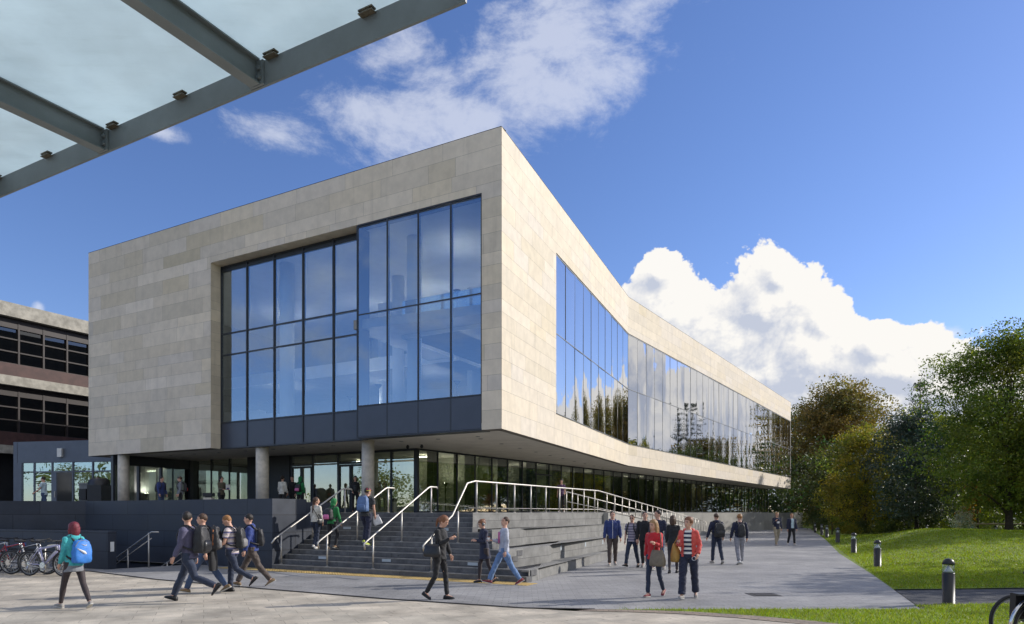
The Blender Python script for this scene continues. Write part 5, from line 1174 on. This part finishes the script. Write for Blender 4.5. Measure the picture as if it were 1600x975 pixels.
    for e in extras:
        mb = MB(); mb.smooth = True
        if e[0] == 'cap':
            mb.ell(hp(0, .008, .165), (.086, .102, .082), 16, 10, HM); mb.rings([[hp(x*math.cos(2*math.pi*j/12), y0+yy*math.sin(2*math.pi*j/12), z) for j in range(12)] for x, yy, y0, z in ((.06, .05, -.10, .163), (.07, .06, -.105, .168), (.06, .05, -.10, .174))]); c_ = child('cap', mesh_of(mb, 'cap'), 'cap_red')
            mb = MB(); mb.smooth = True; mb.lathe([(.092, .0), (.093, .022)], 20); mb.v = [tuple(hp(x, y*1.12+.008, z+.135)) for x, y, z in mb.v]; link('band', fix(mesh_of(mb, 'band')), 'cap_yellow', c_)
        elif e[0] == 'headphones':
            for s_ in (-1, 1): mb.tube([hp(s_*.07, .01, .11), hp(s_*.105, .01, .11)], .042, 12)
            mb.tube([hp(.09*math.sin(a), .01, .12+.125*math.cos(a)) for a in np.linspace(-1.6, 1.6, 12)], .012, 6); child('headphones', mesh_of(mb, 'headphones'), 'grey_plastic')
        elif e[0] == 'beanie':
            mb.ell(hp(0, .012, .160), (.088, .104, .092), 16, 10, HM); child('beanie', mesh_of(mb, 'beanie'), e[1])
        elif e[0] == 'patch':                                           # a panel on the front of the garment, following the chest
            x0, x1, z0, z1, mt_, yy = e[1:]; mb.rings([[tp(x, -yy+(.02 if i_ else 0), z) for x, z in ((x0, z0), (x1, z0), (x1, z1), (x0, z1))] for i_ in (1, 0)]); link(e[0] if len(e) < 8 else e[7], fix(mesh_of(mb, 'print')), mt_, g).name = 'print'
        elif e[0] == 'zip':
            mb.tube([tp(0, -(.155 if z < 1.1 else .150 if z < 1.3 else .128 if z < 1.4 else .098), z) for z in np.linspace(.86, 1.45, 8)], .007, 5); o = link('zip', fix(mesh_of(mb, 'zip')), 'emblem_white', g)
    root.data.update()
    return dict(o=root, k=k, dz=dz, tp=tp, A=A, J=J, hp=hp, sw=sw*w)
def wpt(p, v):
    """a point of the person's own frame, in the world"""
    o = p['o']; return Matrix.Translation(o.location) @ Matrix.Rotation(o.rotation_euler.z, 4, 'Z') @ ((Vector(v)+p['dz'])*p['k'])
def bagroot(p, name, label, at_, cat):
    t_ = thing(name, label, cat, wpt(p, at_), p['o'].rotation_euler.z); return t_
def loc_in(p, at_): return lambda v: (Vector(v)-Vector(at_))*p['k']
def softbox(mb, rings_, n=16, pw=.45):
    def sgn(x): return math.copysign(abs(x)**pw, x)
    mb.smooth = True; mb.rings([[(cx+rx*sgn(math.cos(2*math.pi*j/n)), cy+ry*sgn(math.sin(2*math.pi*j/n)), z) for j in range(n)] for (cx, cy, z, rx, ry) in rings_])
def backpack(p, label, col, pocket=None, w=.155, h=.46, d=.10, z=1.19, y=.135, emblem=None, side=None, off=0., strap='bag_black'):
    d *= .86; c = p['tp'](off, y+d, z); t_ = bagroot(p, 'backpack', label, c, 'backpack'); k = p['k']
    mb = MB(); softbox(mb, [(0, 0, -h/2, w*.80, d*.7), (0, .01, -h*.46, w*.97, d), (0, .014, -h*.15, w, d*1.06), (0, .006, h*.2, w*.96, d*.92), (0, -.004, h*.4, w*.80, d*.7), (0, -.012, h*.5, w*.45, d*.4)]); mb.v = [tuple(Vector(v)*k) for v in mb.v]
    me = mesh_of(mb, 'bag_body'); bm = bmesh.new(); bm.from_mesh(me); bmesh.ops.subdivide_edges(bm, edges=bm.edges, cuts=2, use_grid_fill=True, smooth=.4); bm.to_mesh(me); bm.free(); me.update(); wrinkle(me, .006, 5); link('bag_body', me, col, t_)
    mb = MB(); mb.smooth = True; mb.tube([Vector(v)*k for v in ((-w*.8, d*.86, -.04), (-w*.82, d*.72, h*.26), (-w*.45, d*.52, h*.44), (0, d*.46, h*.475), (w*.45, d*.52, h*.44), (w*.82, d*.72, h*.26), (w*.8, d*.86, -.04))], .006*k, 5); obj('zip', mb, 'bag_grey', t_)
    mb = MB(); mb.smooth = True; mb.tube([Vector(v)*k for v in ((-.04, -d*.3, h*.46), (-.035, -d*.3, h*.54), (.035, -d*.3, h*.54), (.04, -d*.3, h*.46))], .009*k, 5); obj('carry_loop', mb, 'bag_black', t_)
    if pocket:
        mb = MB(); softbox(mb, [(0, d*.98, -h*.44, w*.68, .02), (0, d*1.05, -h*.38, w*.78, .05), (0, d*1.05, -h*.12, w*.78, .05), (0, d*1.0, -h*.02, w*.6, .02)]); mb.v = [tuple(Vector(v)*k) for v in mb.v]; obj('pocket', mb, pocket, t_)
    if side:
        mb = MB(); softbox(mb, [(0, 0, -h*.4, w*.99, .018), (0, .004, 0, w*1.05, .022), (0, 0, h*.36, w*.9, .018)]); mb.v = [tuple(Vector(v)*k) for v in mb.v]; obj('side_panel', mb, side, t_)
    if emblem == 'swoosh':                                              # the curved tick near the top and the pale diagonal panel
        mb = MB(); mb.smooth = True; mb.tube([Vector(v)*k for v in ((-.055, d*.98, h*.30), (-.045, d*1.0, h*.255), (-.015, d*1.0, h*.265), (.045, d*.95, h*.315))], [.004*k, .011*k, .009*k, .002*k], 6); obj('emblem', mb, 'emblem_white', t_)
        mb = MB(); mb.smooth = True; mb.tube([Vector(v)*k for v in ((-.07, d*1.08, -.07), (.0, d*1.12, -.015), (.12, d*1.0, .06))], [.012*k, .03*k, .012*k], 6); obj('emblem', mb, 'emblem_white', t_)
    f = loc_in(p, c)
    for s_ in (-1, 1):
        sx_ = s_*p['sw']*.56; q = [p['tp'](sx_*.7+off*.5, y+.02, z+h*.40), p['tp'](sx_, .07, 1.475), p['tp'](sx_, -.02, 1.485), p['tp'](sx_, -.095, 1.42), p['tp'](sx_*1.15, -.150, 1.30), p['tp'](sx_*1.55, -.11, 1.14), p['tp'](sx_*1.5, .05, 1.05), p['tp'](sx_*1.1, y+.03, z-h*.38)]
        mb = MB(); mb.smooth = True; mb.tube([f(v) for v in q], .017*k, 6, sy=1.3); obj('strap', mb, strap, t_)
    return t_
def handbag(p, label, col, at_, w=.19, h=.26, d=.07, rz=0, strap_to=None, name='handbag', pw=.6, tilt=0.):
    t_ = bagroot(p, name, label, at_, 'bag'); t_.rotation_euler.z += rz; t_.rotation_euler.y = tilt; k = p['k']
    mb = MB(); softbox(mb, [(0, 0, -h/2, w*.86, d*.8), (0, 0, -h*.42, w, d), (.005, 0, -.05, w*1.0, d*1.05), (0, 0, h*.25, w*.86, d*.6), (0, 0, h/2, w*.72, d*.22)], 18, pw); mb.v = [tuple(Vector(v)*k) for v in mb.v]; obj('bag_body', mb, col, t_)
    if strap_to is not None:
        f = loc_in(p, at_); top = f(strap_to); q = (Matrix.Rotation(t_.rotation_euler.z-p['o'].rotation_euler.z, 3, 'Z')).inverted() @ top
        mb = MB(); mb.smooth = True; mb.tube([(-w*.55*k, 0, h*.45*k), q+Vector((-.015, 0, -.02)), q+Vector((0, 0, .0)), q+Vector((.015, 0, -.02)), (w*.55*k, 0, h*.45*k)], .011*k, 6); obj('strap', mb, col if not isinstance(col, tuple) else 'bag_black', t_)
    return t_
def hold(p, side, name, label, cat, dims, m, off=.07, dz_=0., rot=(0, 0)):
    sh, eb, wr, d2 = p['A'][side]; c = wr+d2*off+Vector((0, 0, dz_)); t_ = bagroot(p, name, label, c, cat); t_.rotation_euler.x = R(rot[0]); t_.rotation_euler.z += R(rot[1]); x, y, z = (q/2 for q in dims); return t_
def G(px, py): Y = HC*F/(py-HY); return (gx(px, Y), Y, .006)
WALK = ((22, 6), (-18, 22)); WALK2 = ((-18, 24), (22, 6)); STAND = ((3, 4), (-3, 5)); EASY = ((14, 6), (-12, 18)); EASY2 = ((-12, 18), (14, 6))
# --- foreground left
p = person('girl with dark red hair in a turquoise hoodie walking away at far left', G(115, 951), 240, 1.60, True, ((-24, 14), (24, 5)), ((6, 8, 9), (4, 20, 9)), 2, (8, -4), 'teal', 1., None, 1., (.76, 'grey_hood', 'shorts'), 'tights', 'shoe_grey', 'hair_red', 'bob', hood=('teal', 'down'), hem=.88, bulk=1.5)
backpack(p, 'bright blue backpack with a white tick on the girl in turquoise', 'bag_blue', None, .17, .46, .10, 1.16, .13, 'swoosh', off=-.04)
p = person('man in a mauve jumper striding left, front of the walking group of four', G(296, 940), -92, 1.83, False, ((30, 4), (-24, 52)), ((-10, 12, 6), (10, 15, 6)), 4, (-75, 0), 'mauve', 1., 'denim_dark', 1.1, shoe='shoe_black', hair='hair_dark', bulk=1.1)
backpack(p, 'bulging black backpack on the man in the mauve jumper', 'bag_black', 'leather_black', .165, .50, .125, 1.20)
p = person('man in a black jacket and jeans, second in the walking group of four', G(320, 927), -84, 1.77, False, ((-26, 14), (30, 6)), ((14, 14, 8), (-24, 22, 6)), 5, (12, 4), 'black_cloth', 1., 'denim', 1.15, shoe='shoe_tan', hair='hair_brown', collar=True, bulk=1.2)
backpack(p, 'black backpack with a rust brown side stripe on the man in black', 'bag_black', 'bag_grey', .16, .50, .12, 1.20, side='bag_orange')
p = person('man in a striped polo shirt looking down, third in the walking group', G(362, 925), -88, 1.70, False, ((8, 6), (-22, 46)), ((12, 62, 6), (10, 50, 6)), 5, (4, 28), 'stripe_polo', .42, 'denim_dark', 1.05, shoe='shoe_black', hair='hair_ginger', hem=.84, bulk=1.3)
backpack(p, 'grey and black backpack on the man in the striped polo shirt', 'bag_black', 'bag_grey', .15, .46, .10, 1.20)
t_ = handbag(p, 'black coat folded over the arm of the man in the striped polo', 'black_cloth', tuple(p['A'][1][2]+Vector((.03, -.02, -.22))), .16, .56, .07, 0, None, 'coat', .8); t_['category'] = 'coat'
p = person('young man in a royal blue hoodie and brown trousers, last of the walking group', G(394, 916), -76, 1.77, False, ((28, 4), (-24, 20)), ((-6, 14, 7), (4, 12, 7)), 7, (-14, 6), 'royal', 1., 'brown_cloth', 1.12, shoe='shoe_tan', hair='hair_dark', hood=('royal', 'down'), bulk=1.3)
backpack(p, 'small black backpack on the young man in royal blue', 'bag_black', None, .13, .40, .08, 1.16, .14)
# --- centre
p = person('woman all in black with a brown ponytail looking at her phone', G(687, 937), 66, 1.70, True, ((-6, 30), (12, 6)), ((16, 108, 4, 30), (8, 12, 9)), 4, (8, 26), 'black_cloth', 1., 'black_cloth', .80, shoe='shoe_black', hair='hair_auburn', hairstyle='tail', hem=.84, collar=True, bulk=1.25)
sh, eb, wr, d2 = p['A'][0]
t_ = bagroot(p, 'phone', 'phone with a bright screen in the hand of the woman in black', wr+d2*.09+Vector((.02, 0, .03)), 'phone'); mb = MB(); mb.box(-.035, .035, -.07, .07, -.004, .004); obj('case', mb, 'black_plastic', t_); mb = MB(); mb.box(-.031, .031, -.062, .062, .0042, .005); obj('screen', mb, 'emblem_white', t_); t_.rotation_euler.x = R(-35)
handbag(p, 'black leather shoulder bag hanging at the side of the woman in black', 'leather_black', tuple(p['tp'](-.24, .04, 1.02)), .20, .27, .075, R(90), p['tp'](-.15, .02, 1.47))
p = person('woman with auburn bun and headphones in a navy coat, walking left', G(757, 911), -66, 1.58, True, ((14, 10), (-12, 20)), ((6, 96, 6, 32), (8, 90, 6, 32)), 4, (4, 22), 'navy', 1., None, 1., (.66, 'navy', 'coat_skirt'), 'tights', 'shoe_black', 'hair_auburn', 'bun', hem=.84, extras=(('headphones',),), collar=True, bulk=1.3)
p = person('man in a pale grey sweatshirt and light jeans beside the navy coat', G(787, 914), -80, 1.68, False, ((30, 4), (-26, 12)), ((14, 82, 6, 16), (-4, 14, 8)), -2, (20, -8), 'pale_sweat', 1., 'denim_light', 1.15, shoe='shoe_red', hair='hair_brown', bulk=1.2, extras=(('patch', -.10, .08, 1.08, 1.36, 'bag_pink', .142),))
sh, eb, wr, d2 = p['A'][0]; t_ = bagroot(p, 'cup', 'takeaway cup in the hand of the man in pale grey', wr+d2*.085+Vector((.0, 0, -.03)), 'cup'); mb = MB(); mb.smooth = True; mb.lathe([(.028, 0), (.038, .095)], 14); obj('cup_body', mb, 'paper', t_); mb = MB(); mb.lathe([(.041, .095), (.041, .108), (.03, .112)], 14); obj('lid', mb, 'bag_orange', t_)
# --- on the stairs
def SP(px, row):
    y0 = (row+.5)*TR if row < 12 else 12.5*TR; o = Vector(st(0, y0-TR, 0)[:2]); k = (px-CX)/F; m = (k*o.y-o.x)/(U.x-k*U.y); x, y, _ = st(m, y0-TR, 0); return (x, y, row*RI+.003)
UPS = ((36, 44), (-8, 8)); UPS2 = ((-8, 10), (38, 46))
p = person('woman in an off white jumper with a long brown plait climbing the steps', SP(493, 4), 158, 1.64, True, ((-4, 6), (26, 44)), ((4, 10, 9), (2, 12, 9)), 5, (-50, 0), 'white_knit', 1., 'denim_dark', .95, shoe='shoe_white', hair='hair_brown', hairstyle='plait', hem=.90, bulk=1.6)
handbag(p, 'small black shoulder bag on the woman in the off white jumper', 'leather_black', tuple(p['tp'](-.23, .05, .93)), .10, .20, .04, R(80), p['tp'](.07, .12, 1.44))
p = person('person with a green hood up climbing the steps beside the white jumper', SP(519, 4), 152, 1.60, True, ((24, 42), (-4, 6)), ((10, 10, 10), (2, 12, 9)), 9, (-14, 8), 'green_hood', 1., 'black_cloth', .9, shoe='shoe_tan', hair='hair_brown', hood=('green_hood', 'up'), hem=.86, bulk=1.5)
backpack(p, 'black and pink backpack on the person in green on the steps', 'bag_black', 'bag_pink', .17, .40, .11, 1.17)
p = person('man in a red and yellow cap and charcoal shirt climbing the steps', SP(572, 5), 163, 1.78, False, ((-6, 8), (30, 48)), ((2, 10, 8), (10, 34, 10)), 9, (-22, 4), 'charcoal', .42, 'navy', 1.2, shoe='shoe_lime', hair='hair_dark', extras=(('cap',),), bulk=1.3)
backpack(p, 'faded blue backpack on the man in the red cap', 'bag_denim', 'bag_denim', .17, .48, .12, 1.22)
t_ = handbag(p, 'white and black carrier bag in the hand of the man in the red cap', 'emblem_white', tuple(p['A'][0][2]+Vector((-.04, -.05, -.12))), .13, .30, .05, R(20), None, 'carrier_bag', .5, R(20))
# --- on the terrace
def TP(px, Y): return (gx(px, Y), Y, TZ+.003)
person('man in a pale blue T-shirt holding a hand to his face on the terrace', TP(69, 33.0), -80, 1.76, False, WALK, ((12, 122, 6, 16), (18, 34, 8)), 3, (0, 6), 'sky_tee', .42, 'denim', 1., shoe='shoe_black', hair='hair_dark', vox=.016)
p = person('man in pale blue half hidden behind the litter bin', TP(153, 33.4), 20, 1.74, False, STAND, ((0, 20, 8), (4, 20, 8)), 2, (-30, 0), 'sky_tee', .42, 'denim_dark', 1., hair='hair_dark', vox=.016)
p = person('person in a bright blue jacket waiting on the terrace by the dark panel', TP(252, 33.0), 70, 1.74, False, STAND, ((6, 16, 8), (2, 14, 8)), 2, (12, 8), 'blue_jacket', 1., 'denim', 1., hair='hair_dark', vox=.016, hood=('blue_jacket', 'down'), bulk=1.4)
backpack(p, 'dark backpack on the person in the bright blue jacket', 'bag_black', None, .14, .42, .09, 1.2)
p = person('person in a grey hoodie and beanie on the terrace, facing the blue jacket', TP(282, 32.4), -62, 1.72, False, STAND, ((6, 14, 9), (2, 14, 9)), 3, (-10, 4), 'grey_hood', 1., 'black_cloth', 1., hair='hair_brown', vox=.016, hood=('grey_hood', 'down'), extras=(('beanie', 'charcoal'),), bulk=1.4)
backpack(p, 'black and red backpack on the person in the grey hoodie', 'bag_black', 'bag_red', .14, .42, .09, 1.2)
p = person('woman in an olive jacket carrying papers along the terrace', TP(346, 32.2), 52, 1.70, True, EASY, ((20, 60, 6, 20), (14, 70, 6, 10)), 2, (20, -4), 'olive', 1., 'black_cloth', .95, hair='hair_dark', vox=.016, bulk=1.3, hairstyle='tail', glasses=True)
c = p['A'][1][2]; t_ = bagroot(p, 'papers', 'sheaf of white papers in the arm of the woman in olive', c+Vector((0, -.05, .10)), 'papers'); mb = MB(); mb.box(-.10, .10, -.012, .012, -.13, .13); obj('sheets', mb, 'paper', t_); mb = MB(); mb.box(-.08, .04, -.015, -.0125, -.12, -.02); obj('cover', mb, 'royal', t_)
p = person('woman in a white top at the entrance doors, seen from behind', TP(441, 31.4), 172, 1.70, True, STAND, ((4, 20, 9), (2, 20, 9)), 2, (-10, 4), 'white_knit', 1., 'black_cloth', .95, hair='hair_dark', hairstyle='tail', vox=.016, bulk=1.4)
person('person in black between the white top and the green hood at the doors', TP(457, 31.9), -20, 1.70, False, STAND, ((4, 14, 9), (2, 14, 9)), 2, (20, 4), 'black_cloth', 1., 'black_cloth', 1., hair='hair_dark', vox=.016)
p = person('person with a green hood up at the entrance doors', TP(469, 31.4), 165, 1.66, True, STAND, ((4, 14, 9), (2, 14, 9)), 3, (0, 4), 'green_hood', 1., 'black_cloth', 1., hair='hair_dark', vox=.016, hood=('green_hood', 'up'), bulk=1.4)
backpack(p, 'black and pink backpack on the green hooded person at the doors', 'bag_black', 'bag_pink', .14, .36, .09, 1.17)
person('woman in black with long dark hair standing at the top of the steps', TP(555, 30.2), 10, 1.62, True, STAND, ((6, 40, 8, 20), (6, 30, 8)), 1, (-8, 4), 'black_cloth', 1., 'black_cloth', .95, hair='hair_dark', hairstyle='long', vox=.015, extras=(('patch', -.07, .07, 1.0, 1.3, 'charcoal', .135),), hem=.84)
person('woman in a purple top walking along the terrace by the long railing', TP(877, 33.5), -12, 1.64, True, EASY, ((-6, 16, 9), (14, 40, 12)), 2, (6, 0), 'purple', .45, 'black_cloth', .85, shoe='shoe_white', hair='hair_dark', hairstyle='tail', vox=.016)
# --- the plaza right of the stairs
person('young man in a blue zipped jacket and brown trousers walking to camera', G(957, 884), -6, 1.79, False, EASY, ((2, 8, 11), (-4, 8, 11)), 1, (6, 4), 'blue_jacket', 1., 'brown_cloth', 1.1, shoe='shoe_grey', hair='hair_dark', hood=('blue_jacket', 'down'), extras=(('zip',),), bulk=1.4, hem=.87)
p = person('man in sunglasses and a grey striped polo, left of the group of three', G(988, 887), -34, 1.68, False, ((26, 6), (-14, 16)), ((-6, 12, 12), (4, 14, 10)), 2, (10, 2), 'stripe_grey', .42, 'denim_dark', 1.05, shoe='shoe_black', hair='hair_brown', glasses=True, bulk=1.2)
backpack(p, 'dark backpack on the man in sunglasses', 'bag_black', None, .13, .42, .09, 1.2)
person('man in a black jumper, middle of the group of three', G(1008, 888), -18, 1.78, False, EASY2, ((-4, 14, 10), (8, 14, 8)), 2, (16, 2), 'black_cloth', 1., 'black_cloth', 1., shoe='shoe_grey', hair='hair_dark', bulk=1.1)
person('man in a navy jumper turning his head, right of the group of three', G(1028, 891), -30, 1.82, False, EASY, ((6, 14, 8), (-4, 16, 12)), 2, (-42, 2), 'navy', 1., 'denim', 1., shoe='shoe_grey', hair='hair_dark', bulk=1.2)
p = person('laughing woman with long fair hair in a bright red jumper', G(1022, 933), -36, 1.60, True, ((12, 8), (-10, 26)), ((-8, 10, 10), (18, 92, 12, 18)), 2, (-14, 8), 'red_knit', 1., 'denim_dark', .86, shoe='shoe_red', hair='hair_fair', hairstyle='long', bulk=1.5, hem=.86)
handbag(p, 'khaki patterned tote bag on the arm of the woman in red', 'bag_khaki', tuple(p['tp'](.17, -.20, .90)), .19, .36, .06, R(-6), p['tp'](.16, -.03, 1.46), 'tote_bag', .4)
p = person('woman in a coral jacket over a navy and white striped top', G(1076, 936), -24, 1.66, True, ((20, 4), (-18, 10)), ((10, 100, 8, 10), (-4, 44, 16, 10)), 1, (-26, 4), 'stripe_navy', 1., 'navy', 1.25, shoe='shoe_grey', hair='hair_auburn', hairstyle='bun', jacket='coral', hood=('coral', 'down'), hem=.90, bulk=1.0, wide=1.06, bootcut=.012)
q = p['J']['leg1']; t_ = p['o']; cc_ = q[0].lerp(q[1], .12)
mb = MB(); 
for rr_, mt in ((.048, 0),):
    mb.lathe([(.046, -.006), (.048, 0), (.046, .006)], 20)
mb.v = [tuple((Vector((cc_.x+.03+x, cc_.y-.112+z, cc_.z+y))+p['dz'])*p['k']) for x, y, z in mb.v]; em_ = obj('emblem', mb, 'emblem_white', [c for c in t_.children if c.name.startswith('trousers')][0])
mb = MB(); mb.lathe([(.034, -.009), (.036, 0), (.034, .008)], 18); mb.v = [tuple((Vector((cc_.x+.03+x, cc_.y-.112+z-.002, cc_.z+y))+p['dz'])*p['k']) for x, y, z in mb.v]; obj('emblem', mb, 'navy', em_.parent)
handbag(p, 'mustard yellow handbag at the hip of the woman in coral', 'bag_mustard', tuple(p['tp'](-.27, -.02, .98)), .11, .40, .09, R(60), p['tp'](-.15, .0, 1.46), pw=.7)
p = person('woman with dark hair in a brown black coat walking away, behind the striped top', G(1052, 896), 165, 1.66, True, EASY, ((4, 14, 9), (2, 14, 9)), 2, (-20, 0), 'black_cloth', 1., None, 1., (.70, 'black_cloth', 'coat_skirt'), 'tights', 'shoe_black', 'hair_brown', 'bob', hem=.84, bulk=1.4)
p = person('man in a black jacket walking away with hands in pockets', G(1120, 881), 186, 1.72, False, EASY2, ((4, 22, 16), (4, 22, 16)), 3, (0, 10), 'navy', 1., 'denim_dark', 1.05, shoe='shoe_grey', hair='hair_brown', hood=('navy', 'down'), bulk=1.5)
backpack(p, 'large black backpack on the man walking away with hands in pockets', 'bag_black', 'leather_black', .165, .50, .12, 1.16)
p = person('ginger haired man walking away in grey tracksuit trousers', G(1156, 882), 176, 1.70, False, EASY, ((4, 20, 14), (4, 20, 14)), 2, (0, 6), 'navy', 1., 'grey_cloth', 1.2, shoe='shoe_white', hair='hair_ginger', bulk=1.3, hem=.92)
backpack(p, 'slim dark backpack on the ginger haired man', 'bag_black', None, .12, .44, .09, 1.18)
person('far man in a dark printed hoodie and khaki trousers, hand at his chin', G(1214, 852.5), 4, 1.76, False, EASY, ((8, 128, 6, 16), (-4, 12, 8)), 1, (10, 4), 'navy', 1., 'khaki', 1.1, shoe='shoe_grey', hair='hair_fair', vox=.017, hood=('navy', 'down'), extras=(('patch', -.07, .07, 1.16, 1.26, 'emblem_white', .138),))
person('far man in an open dark jacket over pale blue, last on the paving', G(1237, 852), 2, 1.70, False, EASY2, ((-4, 12, 8), (4, 12, 8)), 1, (-6, 6), 'sky_tee', .42, 'black_cloth', 1.05, shoe='shoe_white', hair='hair_ginger', jacket='navy', vox=.017, hem=.88)
for o in bpy.data.objects:
    if '_w' in o: del o['_w']
